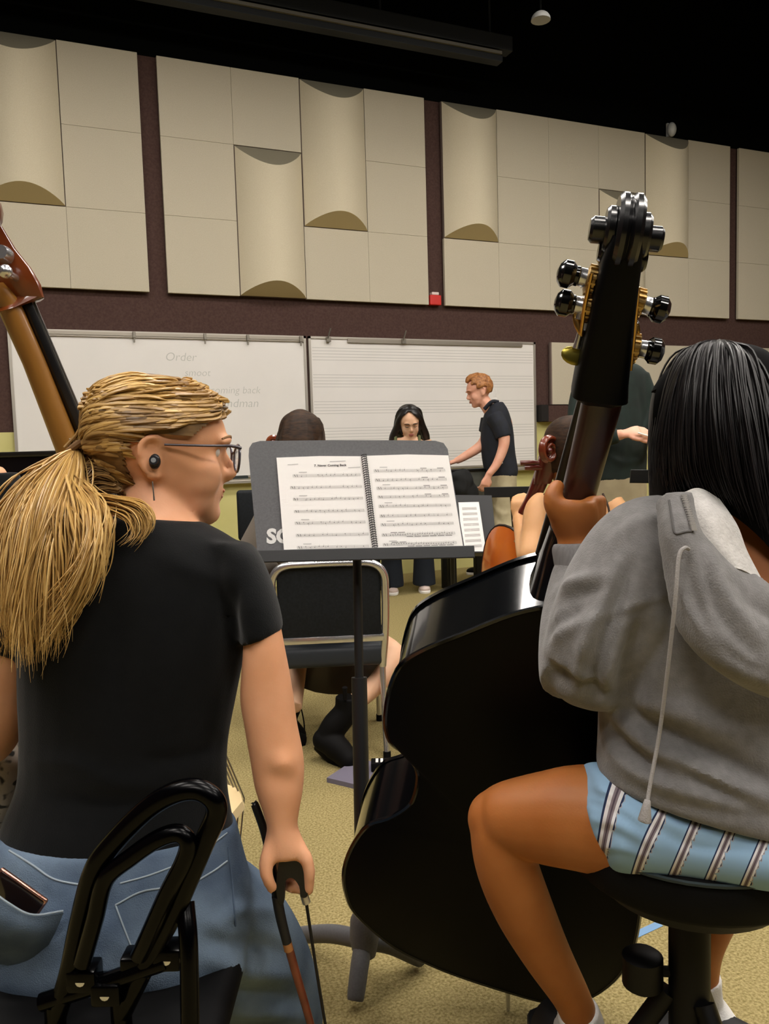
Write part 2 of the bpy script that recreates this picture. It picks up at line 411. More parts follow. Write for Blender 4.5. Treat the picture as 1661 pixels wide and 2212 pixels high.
part('upper_beam', wbox(xa-1, xb, zc-.03, zc+.10, OFF-.06, OFF+.06, b=.005), m_duct, t, smooth=False)
part('flange', wbox(xa-1, xb-.12, zc-.075, zc-.05, OFF-.02, OFF+.07), m_ductl, t, smooth=False)
part('lower_beam', wbox(xa-1, xb-.1, zc-.13, zc-.075, OFF-.05, OFF+.05, b=.005), m_duct, t, smooth=False)
for x in np.linspace(xa, xb-.2, 4): part('hanger', tube([WP(x, zc+.1, OFF), WP(x, CEIL, OFF)], .01, 8), m_duct, t)
# ceiling lamps (all above the frame): housing, glowing diffuser
m_lamp = mat('lamp_glow', 'fff2dd', .5, emit='fff8f0', estr=LAMP_STRENGTH)
for i, (x, n) in enumerate([(-1.6, 4.3), (1.2, 4.3), (4.0, 4.3), (6.6, 3.6), (-1.6, 2.0), (1.2, 2.0), (4.0, 2.0), (6.6, 1.4), (-1.4, -.2), (1.4, -.2), (4.2, -.2), (-1.4, -2.5), (1.4, -2.5), (4.2, -2.5)]):
    c = EX*x+EN*n+np.array([0, 0, 4.75]); A = np.array([EX, EN, EZ])
    t = thing('ceiling_lamp', 'white ceiling lamp panel hanging above the rehearsal room', 'lamp', c, 'ceiling lamps over the room')
    part('housing', box(c+[0, 0, .05], .64, .34, .045, A), mat('lamp_housing', '30302e', .6), t, smooth=False)
    part('diffuser', box(c, .6, .3, .006, A), m_lamp, t, smooth=False)
    part('cable', tube([c+[0, 0, .09], np.array([c[0], c[1], CEIL])], .008, 6), m_black, t)
# blue tape on the carpet
a, b = FL(1340, 2036), FL(1425, 1996); w = nrm(np.cross(b-a, EZ))*.011
single('floor_tape', prism([a-w+[0, 0, .0005], b-w+[0, 0, .0005], b+w+[0, 0, .0005], a+w+[0, 0, .0005]], (0, 0, .0008)), mat('blue_tape', '6f93b8', .7), 'strip of blue tape stuck on the carpet beneath the stool', 'tape', smooth=False)
# ------------------------------------------------------------------ double basses
m_ebony = mat('black_lacquer', '040507', .16, spec=.5, coat=.6)
m_blackmatte = mat('black_back', '030304', .45, spec=.12)
m_neckd = mat('dark_neck_wood', '2a1512', .38, col2='3a1d16', scale=30, stretch=(1, 1, .1), coat=.2)
m_brass = mat('brass', 'c39a55', .28, .95); m_chrome = mat('chrome', 'd9dade', .24, .9); m_gold = mat('gold_gear', 'b3935a', .4, .9)
m_string = mat('string_steel', '8d8a86', .35, .9)
m_knob = mat('ebony_knob', '0a0a0a', .14, coat=.5)
BO = CP+0.20012*RT-.96402*UP+1.69312*FW; BS = .9301
_M = np.array([[0.05625471964542943, 0.9829324332701055, -0.17515489754525543], [-0.8618498449343633, 0.13637121178276113, 0.4884851454330673], [-0.5040339782489647, -0.1234776263675979, -0.8548116894840568]])
def c2w(c): return c[0]*RT-c[1]*UP+c[2]*FW
BU, BV, BW = [c2w(_M[:, i]) for i in range(3)]          # along the body, across it, out of the back
def BL(u, v, w): return BO+BS*(u*BU+v*BV+w*BW)
def BPX(x, y, w):
    r = ray(x, y); q = BO+BS*w*BW-CP; return CP+r*((q@BW)/(r@BW))
left_half = [(1.012, -.012), (.985, -.066), (.932, -.138), (.888, -.197), (.846, -.235), (.794, -.25), (.736, -.255), (.69, -.252), (.655, -.238), (.635, -.206), (.60, -.188), (.571, -.184), (.53, -.187), (.496, -.197), (.452, -.232), (.418, -.274), (.347, -.303), (.267, -.317), (.191, -.31), (.125, -.284), (.041, -.201), (0, -.113), (-.023, -.037)]
right_half = [(-.043, .071), (-.049, .155), (-.011, .231), (.072, .275), (.16, .291), (.24, .289), (.33, .278), (.40, .258), (.45, .222), (.50, .19), (.57, .176), (.635, .20), (.66, .235), (.74, .25), (.80, .245), (.85, .228), (.89, .19), (.935, .13), (.985, .06), (1.012, .012)]
def bass_body(map_, outline, rib, t, mats, uc=.45, arch=.022, cn=150):
    """outline in (u, v); map_(u, v, w): w = 0 the back, -rib the table"""
    o = crc(np.asarray(outline), cn); o = o if True else o
    def plate(w0, sgn, oh):
        R = []
        for k in (1.0, .985, .9, .75, .55, .3, .05):
            s = k*(1+oh); h = w0+sgn*arch*(1-k**2)
            R.append([map_(uc+(a-uc)*s, b*s, h) for a, b in o])
        g = loft(R, cap=False); n = len(o); g[1].append(tuple(6*n+j for j in range(n)))
        E0 = [map_(uc+(a-uc)*(1+oh), b*(1+oh), w0-sgn*.010) for a, b in o]
        g2 = loft([E0, R[0]], cap=False)
        return join(g, g2)
    part('back', plate(0, 1, .014), mats['back'], t, ang=50)
    part('table', plate(-rib, -1, .014), mats['table'], t, ang=50)
    part('ribs', loft([[map_(a, b, -.006) for a, b in o], [map_(a, b, -rib*.5) for a, b in o], [map_(a, b, -rib+.006) for a, b in o]], cap=False), mats['rib'], t, ang=50)
    part('edge_binding', tube([map_(uc+(a-uc)*1.016, b*1.016, -.002) for a, b in o], mats.get('er', .0045), 6, closed=True), mats['edge'], t)
bass = thing('double_bass', 'black lacquered double bass held by the player in the grey hoodie', 'double bass', FL(1060, 2130))
RIB = .178
def bmap(u, v, w): return BL(u, v, w)
bass_body(bmap, left_half+right_half, RIB, bass, dict(back=m_blackmatte, table=m_ebony, rib=m_ebony, edge=m_ebony))
# neck, heel, fingerboard
def bring(u, vc, w, hv, hw, n=20, e=2.4): return ring(BL(u, vc, w), BV*hv*BS, BW*hw*BS, n, e)
part('neck_heel', loft([bring(.985, .0, -.085, .042, .082), bring(1.02, .002, -.10, .036, .062), bring(1.06, .006, -.125, .031, .034), bring(1.10, .010, -.13, .029, .028)]), m_ebony, bass)
part('neck', loft([bring(1.08, .010, -.132, .029, .027), bring(1.177, .0185, -.132, .0285, .026), bring(1.25, .022, -.132, .0295, .026), bring(1.326, .025, -.132, .031, .026), bring(1.375, .02, -.134, .034, .028)]), m_neckd, bass)
part('fingerboard', loft([bring(.62, .0, -.232, .042, .010, e=4), bring(1.0, .004, -.178, .036, .012, e=4), bring(1.372, .022, -.166, .027, .010, e=4)]), mat('ebony_board', '0d0b0b', .3), bass)
# pegbox and scroll
part('pegbox', loft([bring(1.325, .02, -.13, .020, .012, e=4), bring(1.345, .018, -.125, .043, .04, e=4), bring(1.372, .0155, -.125, .040, .043, e=5), bring(1.46, .012, -.125, .033, .043, e=5), bring(1.55, .0095, -.122, .0275, .040, e=5), bring(1.585, .0095, -.118, .022, .03, e=4)]), m_blackmatte, bass)
def disc(u, vc, w, r, hv, n=28, b=.004):
    R = []
    for dv, rr in ((-hv, r-b), (-hv+b, r), (hv-b, r), (hv, r-b)): R.append(ring(BL(u, vc+dv, w), BU*rr*BS, BW*rr*BS, n))
    return loft(R)
m_scroll = mat('scroll_black', '0b0b0d', .26, spec=.5, coat=.25)
sc = part('scroll', disc(1.583, .0105, -.128, .050, .006), m_scroll, bass)
for dv in (-.0088, .0088): part('scroll_flute', disc(1.583, .0105+dv, -.125, .0545, .0084, b=.005), m_scroll, sc)
for dv, r, hv, du in ((-.0225, .033, .008, .002), (.0235, .032, .008, -.002), (-.038, .0185, .0125, .001), (.0385, .0175, .0125, -.004), (-.0255, .0165, .008, -.028), (.0275, .0165, .008, -.034)):
    part('scroll_volute', disc(1.583+du, .0105+dv, -.128, r, hv), m_scroll, sc)
# tuning machines: turned knob, collar, gear wheel, plate
def machine(kx, ky, cx, cy, gx, gy):
    k, c, g = BPX(kx, ky, -.13), BPX(cx, cy, -.13), BPX(gx, gy, -.13); a = nrm(k-c); t = part('gear', loft([ring(g+a*.004*s, *(lambda e1: (e1*r, np.cross(a, e1)*r))(nrm(BU-a*(BU@a))), 24) for s, r in ((-1.6, .014), (-1.2, .0185), (1.0, .0185), (1.6, .015))]), m_gold, bass)
    e1 = nrm(BU-a*(BU@a)); e2 = np.cross(a, e1)
    for i in range(16):
        q = 2*np.pi*i/16; d_ = e1*math.cos(q)+e2*math.sin(q); part('tooth', box(g+d_*.0190-a*.0005, .0022, .0013, .005, np.array([d_, np.cross(a, d_), a])), m_gold, t, smooth=False)
    part('collar', tube([g+a*.004, c-a*.004, c+a*.004], [.0145, .0125, .0125], 18), m_chrome, t)
    part('knob', tube([c+a*.002, c+a*.006, c+a*.014, (c+k)/2+a*.004, k-a*.010, k-a*.004, k+a*.006, k+a*.012, k+a*.0145], [.010, .0135, .0125, .006, .013, .0185, .0185, .012, .003], 18), m_knob, t)
machine(1226, 592, 1258, 599, 1275, 605); machine(1220, 655, 1248, 660, 1268, 664)
machine(1424, 668, 1397, 661, 1379, 656); machine(1412, 758, 1388, 754, 1370, 752)
def brasskey(px, py, rx, ry, ang, m_, sx, sy, name='brass_key'):
    c = BPX(px, py, -.12); A = np.array([math.cos(ang)*RT-math.sin(ang)*UP, math.sin(ang)*RT+math.cos(ang)*UP, -FW]); d = (c-CP)@FW
    o = part(name, ball(c, sm(rx, d), sm(ry, d), .003, A), m_, bass)
    s = BPX(sx, sy, -.125); part('shaft', tube([c-(c-s)*.3, c-(c-s)*.7, s], [.0055, .0045, .005], 10), m_chrome, o)
brasskey(1240, 769, 29, 20, math.radians(18), mat('old_brass', '9a8c3c', .3, .9), 1256, 712)
brasskey(1249, 702, 27, 9, math.radians(70), m_brass, 1256, 660)
brasskey(1376, 706, 17, 6, math.radians(75), m_brass, 1368, 690)
part('gear_plate', join(tube([BPX(1278, 590, -.11), BPX(1263, 660, -.11), BPX(1255, 720, -.11)], [.003, .003, .0025], 8), tube([BPX(1378, 620, -.11), BPX(1370, 720, -.11), BPX(1362, 800, -.11)], [.003, .003, .0025], 8)), m_brass, bass)
# strings, bridge, tailpiece, end pin
part('bridge', prism([BL(.47, -.075, -.20), BL(.47, .075, -.20), BL(.47, .05, -.30), BL(.47, -.05, -.30)], BU*.015), mat('maple', 'd9b77a', .5), bass)
for v in (-.03, -.01, .01, .03): part('string', tube([BL(1.36, .022+v*.5, -.178), BL(.47, v*1.2, -.305), BL(.25, v*.6, -.24)], .0016, 6), m_string, bass)
part('tailpiece', loft([bring(.05, 0, -.215, .02, .01), bring(.25, 0, -.24, .04, .012)]), m_ebony, bass)
pe = BL(-.03, .06, -.09); part('end_pin', tube([pe+BU*.03, pe, pe-EZ*(pe[2]-.0)], [.018, .009, .004], 10), m_chrome, bass)

# the second bass: amber neck over the blonde player's shoulder
m_amber = mat('amber_varnish', '5b2410', .3, col2='7d3c14', scale=9, coat=.5); m_amberneck = mat('amber_neck', '8a5c22', .4, col2='9d6d2c', scale=14, stretch=(1, 1, .15), coat=.2)
m_redwood = mat('red_body', '4a1710', .3, col2='6a2413', scale=6, coat=.5)
m_maple = MATS['maple']
nut = P(72, 640, 1.42); bri = P(512, 1712, 1.70); ax = nrm(nut-bri); SL = np.linalg.norm(nut-bri)
nn = RT*.72+FW*.5+UP*.15; nn = nrm(nn-ax*(nn@ax)); vv = np.cross(ax, nn)
BB = bri-nn*.15            # table plane point below the bridge
b2 = thing('double_bass', 'amber double bass leaning on the shoulder of the blonde player', 'double bass', FL(560, 2180))
BL2 = .98; U0 = .44
def map2(u, v, w): return BB+ax*(u-U0)*BL2+vv*v*BL2-nn*(w+.175)*BL2
sym = [(u, v) for u, v in left_half]; sym2 = sym+[(u, -v) for u, v in reversed(sym)]
bass_body(map2, [(u*.98+.02, v*.92) for u, v in sym2], .175, b2, dict(back=m_redwood, table=mat('amber_table', '8a4a1c', .3, col2='a2602a', scale=8, coat=.5), rib=m_redwood, edge=m_redwood, er=.005))
def r2(c, hv, hn, n=18, e=2.4): return ring(c, vv*hv, nn*hn, n, e)
fb = lambda s, off: nut+(bri-nut)*s+nn*off      # along the string plane
part('neck', loft([r2(fb(-.03, -.062), .032, .022), r2(fb(.0, -.045), .026, .019), r2(fb(.1, -.042), .025, .019), r2(fb(.25, -.046), .027, .021), r2(fb(.34, -.055), .029, .024), r2(fb(.40, -.085), .034, .05), r2(fb(.44, -.11), .036, .075)]), m_amberneck, b2)
part('fingerboard', loft([r2(fb(.0, -.018), .022, .009, e=4), r2(fb(.4, -.018), .03, .010, e=4), r2(fb(.78, -.03), .04, .010, e=4)]), MATS['ebony_board'], b2)
hd0 = fb(0, -.05)
d0 = nrm(P(28, 560, 1.38)-hd0)
pb = part('pegbox', loft([r2(fb(.012, -.055), .030, .020, e=3), ring(P(50, 648, 1.42), vv*.04, RT*.034, 18, 3), ring(P(24, 620, 1.41), vv*.042, RT*.05, 18, 3), ring(P(8, 585, 1.40), vv*.04, RT*.046, 18, 3), ring(P(-12, 545, 1.39), vv*.036, RT*.036, 18, 3), ring(P(-30, 495, 1.37), vv*.03, RT*.026, 18, 3)]), m_amber, b2)
part('scroll', join(ball(P(-70, 455, 1.36), .055, .055, .05)), m_amber, b2)
c = P(14, 588, 1.34); part('gear_button', join(tube([c+FW*.06, c, c-FW*.006], [.006, .006, .004], 12), ball(c-FW*.004, .0115)), m_chrome, b2)
c = P(2, 545, 1.345); part('gear_wheel', tube([c+FW*.05, c+FW*.01, c-FW*.004], [.012, .014, .012], 14), m_chrome, b2)
for i, v in enumerate((-.03, -.01, .01, .03)):
    part('string', tube([fb(0, -.006)+vv*v*.5, bri+vv*v*1.15, map2(.2, v*.5, -.215)], .0017, 6), m_string, b2)
br = []
for a, h in ((-.085, -.15), (-.075, -.05), (-.055, -.012), (-.03, -.002), (0, .003), (.03, -.002), (.055, -.012), (.075, -.05), (.085, -.15), (.045, -.15), (.03, -.09), (-.03, -.09), (-.045, -.15)): br.append(bri+vv*a+nn*h)
part('bridge', prism([q-ax*.009 for q in br], ax*.018), mat('pale_maple', 'e6cf9c', .5), b2, smooth=False)
part('tailpiece', loft([r2(map2(.05, 0, -.195), .018, .008), r2(map2(.2, 0, -.215), .035, .010)]), MATS['ebony_board'], b2)
pe = map2(.0, 0, -.09); part('end_pin', tube([pe+ax*.03, pe-ax*.02, pe-ax*.02-EZ*(pe-ax*.02)[2]], [.02, .009, .005], 10), m_chrome, b2)
# ------------------------------------------------------------------ people: shared builders
HS = [(-.004, .074, .036, .020), (.004, .086, .022, .030), (.018, .089, .008, .041), (.035, .087, -.02, .052), (.055, .091, -.05, .060), (.075, .091, -.075, .066), (.095, .090, -.09, .070), (.113, .086, -.10, .073), (.135, .095, -.104, .075), (.165, .089, -.102, .073), (.195, .068, -.09, .062), (.213, .038, -.065, .043), (.224, .005, -.035, .018)]
class Head:
    def __init__(s, o, fwd, up=EZ, sc=1.0, zs=1.0, ear=0.0):
        s.zs = zs; s.ear = ear
        s.o = np.asarray(o, float); s.x = nrm(fwd); s.z = nrm(np.asarray(up)-s.x*(np.asarray(up)@s.x)); s.y = np.cross(s.z, s.x); s.s = sc
    def T(s, p):
        p = np.asarray(p, float); return s.o+s.s*(p[..., :1]*s.x+p[..., 1:2]*s.y+p[..., 2:3]*s.zs*s.z)
    def slices(s, off=0.0, n=36, k=30, lo=0):
        r = cr(np.array(HS[lo:]), k); R = []
        for z, f, b, h in r:
            t = np.linspace(0, 2*np.pi, n, endpoint=False); c, q = np.cos(t), np.sin(t)
            xc = b+(f-b)*.45; X = np.where(c > 0, xc+(f-xc)*np.abs(c)**.9*1, xc-(xc-b)*np.abs(c)**.95)
            X = X+off*c; Y = (h+off)*np.sign(q)*np.abs(q)**.92
            R.append(np.stack([X, Y, np.full(n, z-.10+(off if z > .17 else 0)*max(0, (z-.17)/.05))], -1))
        return np.array(R)
    def skin(s, nose=1.0, ears=True):
        ms = [loft(s.T(s.slices()))]
        T = s.T
        ms.append(tube([T([.088, 0, .022]), T([.095, 0, .008]), T([.102, 0, -.004]), T([.107, 0, -.015]), T([.100, 0, -.024]), T([.09, 0, -.028])], np.array([.006, .0075, .0085, .0095, .008, .005])*s.s, 10, 16))
        for q in (-1, 1):
            ms.append(ball(T([.096, q*.010, -.02]), .008*s.s, .008*s.s, .007*s.s))
            ms.append(tube([T([.094, q*.006, .031]), T([.092, q*.028, .036]), T([.078, q*.05, .031])], np.array([.006, .008, .006])*s.s, 8, 8))
            ms.append(ball(T([.048, q*.043, -.022]), .036*s.s, .020*s.s, .038*s.s, np.array([s.x, s.y, s.z])))
            if ears:
                T0 = T; T = lambda p: s.T(np.asarray(p, float)+np.array([s.ear, 0, 0]))
                ms.append(tube([T([.008, q*.070, .012]), T([.004, q*.079, .028]), T([-.012, q*.084, .032]), T([-.024, q*.084, .018]), T([-.022, q*.081, -.006]), T([-.008, q*.075, -.026]), T([.006, q*.07, -.028])], np.array([.004, .0045, .0048, .005, .0048, .006, .005])*s.s, 8, 24))
                ms.append(ball(T([-.008, q*.074, .002]), .018*s.s, .005*s.s, .026*s.s, np.array([s.x, s.y, s.z])))
                T = T0
        for q in (-1, 1): ms.append(ball(T([.044, q*.033, -.050]), .034*s.s, .021*s.s, .040*s.s, np.array([s.x, s.y, s.z])))
        ms.append(ball(T([.087, 0, -.046]), .009*s.s, .021*s.s, .0055*s.s, np.array([s.x, s.y, s.z])))
        ms.append(ball(T([.086, 0, -.056]), .009*s.s, .018*s.s, .006*s.s, np.array([s.x, s.y, s.z])))
        ms.append(ball(T([.070, 0, -.082]), .022*s.s, .026*s.s, .020*s.s, np.array([s.x, s.y, s.z])))
        return ms
    def shell(s, off, keep, th=.006, n=72, k=44):
        """hair cap: the head's own form pushed out, kept where keep(theta, z) is true"""
        R = s.slices(off, n, k); z = cr(np.array(HS), k)[:, 0]; t = np.linspace(0, 2*np.pi, n, endpoint=False)
        O = s.T(R); I = s.T(s.slices(off-th, n, k)); m = len(O); f = []
        kp = np.array([[keep((a+np.pi) % (2*np.pi)-np.pi, zz) for a in t] for zz in z]); o = m*n; cell = lambda i, j: kp[i, j] and kp[i+1, j] and kp[i, (j+1) % n] and kp[i+1, (j+1) % n]
        for i in range(m-1):
            for j in range(n):
                if not cell(i, j): continue
                a, b, c, d = i*n+j, i*n+(j+1) % n, (i+1)*n+(j+1) % n, (i+1)*n+j
                f += [(a, b, c, d), (o+a, o+d, o+c, o+b)]
                if i == 0 or not cell(i-1, j): f.append((a, o+a, o+b, b))
                if not cell(i, (j-1) % n): f.append((a, d, o+d, o+a))
                if not cell(i, (j+1) % n): f.append((b, o+b, o+c, c))
                if i == m-2 or not cell(i+1, j): f.append((d, c, o+c, o+d))
        f.append(tuple((m-1)*n+j for j in range(n)))
        return np.vstack([O.reshape(-1, 3), I.reshape(-1, 3)]), f
def locks(guides, n, r=.003, k=20, jit=.006, depth=.02, sides=5, seed=1, flat=.5, t0=0.0, wave=0.0):
    """many tapered strands blended between guide curves; returns mesh and a shade value for each vertex"""
    g = np.random.default_rng(seed); G_ = [cr(np.asarray(q, float), k) for q in guides]; gb = G(); sh = []
    s = np.linspace(0, 1, k)
    for i in range(n):
        t = g.uniform(t0, len(G_)-1-1e-6); a = int(t); f = t-a; f = f*f*(3-2*f)*.5+f*.5
        c = G_[a]*(1-f)+G_[a+1]*f
        ph = g.uniform(0, 6.28, 3); am = g.normal(size=3)*jit
        w = np.stack([np.sin(s*g.uniform(2, 5)+ph[q])*am[q] for q in range(3)], -1)*np.minimum(1, s*3)[:, None]
        c = c+w+FW*(g.uniform(-1, 1)*depth*np.minimum(1, .35+s*1.5))[:, None]
        if wave: c = c+RT*(wave*np.sin(s*7+t*2.6)*s**.7)[:, None]+FW*(wave*.8*np.cos(s*8+t*3.7)*s**.7)[:, None]
        L = g.uniform(.8, 1.0); kk = max(6, int(k*L)); c = c[:kk]
        rr = r*g.uniform(.6, 1.5)*np.clip(np.minimum(1, (np.linspace(0, 1, kk))*8+.5)*(1-np.linspace(0, 1, kk)**3*.9), .05, 1)
        v, fc = tube(c, rr, sides, None, ref=FW, flat=flat); gb.add(v, fc)
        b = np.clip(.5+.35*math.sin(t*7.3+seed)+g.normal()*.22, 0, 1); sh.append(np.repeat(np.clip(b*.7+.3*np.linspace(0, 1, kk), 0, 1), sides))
    v, f = gb.get(); return (v, f), np.concatenate(sh)
def finger(pts, r0, r1, k=10): return tube(pts, np.linspace(r0, r1, len(pts)), 10, k)
def fist(w, dirv, nrmv, sc=1.0, curl=1.0, thumb=1, spread=.0205):
    """loosely closed hand: w wrist point, dirv towards the knuckles, nrmv out of the back of the hand; thumb=+1/-1 side"""
    d = nrm(dirv); n = nrm(np.asarray(nrmv)-d*(np.asarray(nrmv)@d)); s = np.cross(d, n)*thumb; ms = []
    ms.append(loft([ring(w-d*.01*sc, s*.026*sc, n*.019*sc, 16), ring(w+d*.02*sc, s*.030*sc, n*.018*sc, 16), ring(w+d*.055*sc, s*.040*sc, n*.0165*sc, 16, 2.6), ring(w+d*.085*sc, s*.041*sc, n*.0135*sc, 16, 2.6)]))
    for i, (ln, off) in enumerate(((.92, 1.45), (1.0, .5), (.95, -.5), (.78, -1.45))):
        b = w+d*(.082-.004*abs(off))*sc+s*off*spread*sc; pts = [b-d*.02*sc, b]; ang = 0; cur = b
        for sg, a in ((.042, .55), (.027, .95), (.021, .75)):
            ang += a*curl; cur = cur+(d*math.cos(ang)-n*math.sin(ang))*sg*ln*sc; pts.append(cur)
        ms.append(finger(pts, .0098*sc, .0072*sc))
    b = w+d*.025*sc+s*.026*sc
    ms.append(finger([b-s*.012*sc, b+d*.018*sc+s*.014*sc-n*.006*sc, b+d*.045*sc+s*.020*sc-n*.018*sc, b+d*.066*sc+s*.012*sc-n*.026*sc], .0125*sc, .0085*sc))
    return ms
def skinmat(name, c, c2, rough=.5): return mat(name, c, rough, col2=c2, scale=12, detail=4, spec=.35, sub=.12, bump=.05, bscale=300)
m_skin_fair = skinmat('skin_fair', 'dc9f76', 'e4a983'); m_skin_tan = skinmat('skin_tan', 'a3602b', 'ac6a35'); m_skin_warm = skinmat('skin_warm', 'cf9a68', 'd7a474'); m_skin_pink = skinmat('skin_pink', 'd79c82', 'dea88f'); m_skin_light = skinmat('skin_light', 'd8ab8a', 'dfb494')
m_tee = mat('black_tee', '050607', .9, col2='08090a', scale=60, bump=.2, bscale=500, spec=.15, sheen=.1)
m_denim = mat('denim', '3f4d61', .9, col2='76889b', scale=7, detail=9, bump=.4, bscale=600, spec=.1, lo=.3, hi=.72)
m_stitch = mat('denim_seam', '93a0aa', .9)
# ------------------------------------------------------------------ blonde player
pl = thing('person', 'blonde bass player in black t-shirt and glasses seen from behind with ponytail', 'person', (P(250, 1990, 1.2)[0], P(250, 1990, 1.2)[1], .46))
HB = Head(P(349, 992, 1.275), RT*math.cos(.38)+FW*math.sin(.38)-EZ*.03, EZ, 1.05, .94, -.016)
torso_rows = [(265, 1075, 415, 1085, 1.245, .06), (215, 1112, 440, 1128, 1.235, .075), (120, 1150, 505, 1165, 1.225, .09), (68, 1205, 535, 1215, 1.215, .10), (45, 1300, 540, 1310, 1.205, .105), (45, 1400, 528, 1410, 1.205, .11), (45, 1500, 510, 1505, 1.21, .108), (48, 1600, 492, 1602, 1.215, .102), (42, 1690, 490, 1690, 1.22, .105), (14, 1765, 498, 1755, 1.215, .115), (4, 1815, 508, 1800, 1.215, .122)]
arm_rows = [(502, 1230, 570, 1235, 1.19, .040), (524, 1320, 596, 1310, 1.175, .042), (526, 1400, 611, 1380, 1.165, .045), (519, 1500, 632, 1490, 1.16, .045), (528, 1565, 641, 1560, 1.155, .043), (541, 1640, 656, 1635, 1.15, .042), (551, 1700, 656, 1695, 1.145, .038), (571, 1760, 646, 1755, 1.14, .031), (580, 1795, 640, 1792, 1.135, .027)]
sk = HB.skin()
sk.append(sil([(262, 1000, 392, 1010, 1.27, .055), (268, 1060, 402, 1070, 1.262, .056), (245, 1110, 420, 1120, 1.25, .06), (200, 1150, 470, 1160, 1.235, .07)], k=10))
sk.append(sil([(xl+22, yl, xr-22, yr, d, h-.014) for xl, yl, xr, yr, d, h in torso_rows[2:]], k=24))
sk.append(sil(arm_rows, k=30))
# left arm, bent forward
sk.append(tube([P(105, 1235, 1.22), P(40, 1320, 1.22), P(2, 1450, 1.225), P(-12, 1570, 1.235), P(-50, 1600, 1.29), P(-130, 1520, 1.40)], [.05, .05, .046, .042, .038, .028], 16, 24))
sk += fist(P(-135, 1515, 1.41), P(-160, 1440, 1.46)-P(-135, 1515, 1.41), FW*-1+RT*-.3, .95, 1.0, 1)
# right hand over the bow frog
hd = 1.135
sk.append(sil([(578, 1785, 642, 1785, 1.135, .026), (572, 1812, 652, 1808, 1.133, .026), (566, 1838, 664, 1832, 1.13, .024), (570, 1856, 664, 1852, 1.128, .020)], k=8))
sk.append(finger([P(585, 1830, 1.12), P(574, 1862, 1.11), P(577, 1895, 1.105), P(592, 1925, 1.11)], .0115, .0085))
sk.append(finger([P(650, 1838, 1.125), P(664, 1860, 1.12), P(669, 1895, 1.12), P(665, 1932, 1.125)], .0115, .0078))
sk.append(finger([P(600, 1845, 1.15), P(606, 1880, 1.165), P(618, 1908, 1.16), P(630, 1916, 1.14)], .0105, .0085))
sk.append(finger([P(628, 1845, 1.15), P(636, 1882, 1.17), P(640, 1910, 1.165), P(634, 1922, 1.145)], .0105, .008))
sk.append(finger([P(645, 1845, 1.145), P(656, 1880, 1.16), P(658, 1915, 1.155), P(652, 1925, 1.14)], .010, .008))
# bare feet hidden in the shoes are left to the jeans; hips carry the body
sk.append(sil([(30, 1760, 480, 1760, 1.21, .10), (0, 1900, 490, 1890, 1.2, .12), (10, 2010, 490, 2010, 1.19, .11)], k=8))
def elbow(co, no):
    pr = proj(co); out = co.copy(); vis = np.clip(-(no@FW)*2, 0, 1)
    for x, y, s, h in ((612, 1650, 22, .006), (590, 1678, 24, -.003), (625, 1690, 18, -.002)): out += no*(h*np.exp(-((pr[:, 0]-x)**2+(pr[:, 1]-y)**2)/s**2)*vis*(np.abs(pr[:, 2]-1.12) < .12))[:, None]
    return out
body = part('body', union(sk, .0042, 7, .5, elbow), m_skin_fair, pl, fix=False)
# face details (near side)
T = HB.T; E_ = lambda p: HB.T(np.asarray(p, float)+np.array([-.016, 0, 0]))
part('eyebrow', tube([T([.098, -.012, .036]), T([.095, -.03, .042]), T([.08, -.05, .037])], [.002, .0028, .0015], 6, 8), mat('brow_blonde', '8a643c', .8), pl)
for q in (-1, 1): part('eye', ball(T([.070, q*.031, .016]), .0115), mat('eye_white', 'dcd6d0', .2), pl)
part('lips', join(ball(T([.0925, -.004, -.046]), .003, .013, .0035, np.array([HB.x, HB.y, HB.z])), ball(T([.0900, -.004, -.055]), .003, .012, .004, np.array([HB.x, HB.y, HB.z]))), mat('lip_rose', 'd0907a', .5), pl)
part('earbud', join(ball(E_([-.002, -.081, -.004]), .0085, .008, .0115, np.array([HB.x, HB.y, HB.z])), tube([E_([-.002, -.078, -.004]), E_([-.005, -.0905, -.002])], [.008, .0065], 14)), mat('earbud_black', '14171c', .35), pl)
part('earbud_face', tube([E_([-.005, -.0900, -.002]), E_([-.0052, -.0915, -.002])], [.0038, .0036], 14), mat('earbud_grey', '8f959c', .4), pl)
part('earring', tube([E_([-.004, -.078, -.034]), E_([-.002, -.082, -.052]), E_([-.001, -.082, -.062])], [.001, .0011, .0014], 6), mat('silver', 'dcdad6', .2, .9), pl)
# glasses
gl = part('glasses_temple', tube([T([-.006, -.080, .022]), T([.05, -.080, .024]), T([.088, -.074, .026]), T([.104, -.064, .024])], [.0016, .002, .0024, .003], 8, 14, flat=1.4), mat('glasses_plum', '2c1f2c', .3), pl)
part('glasses_temple', tube([T([-.006, .080, .022]), T([.05, .080, .024]), T([.088, .074, .026]), T([.104, .064, .024])], [.0016, .002, .0024, .003], 8, 14), MATS['glasses_plum'], pl)
m_gf = mat('glasses_frame', '4a4650', .25, coat=.4); m_lens = mat('lens_glass', 'ffffff', .02, trans=1.0, alpha=.35)
for q in (-1, 1):
    t_ = np.linspace(0, 2*np.pi, 28, endpoint=False); cx, cz = q*.036, .010
    pts = [T([.107-.10*(abs(cx+.028*math.cos(a))-.01)**2*8, cx+.0255*math.cos(a), cz+(.019 if math.sin(a) > 0 else .024)*math.sin(a)]) for a in t_]
    fr = part('glasses_rim', tube(pts, .0021, 8, closed=True), m_gf, pl)
    part('lens', prism([p_ for p_ in pts], HB.x*.0008), m_lens, fr, smooth=False)
part('glasses_bridge', tube([T([.107, -.011, .015]), T([.112, 0, .019]), T([.107, .011, .015])], .002, 8, 8), m_gf, pl)
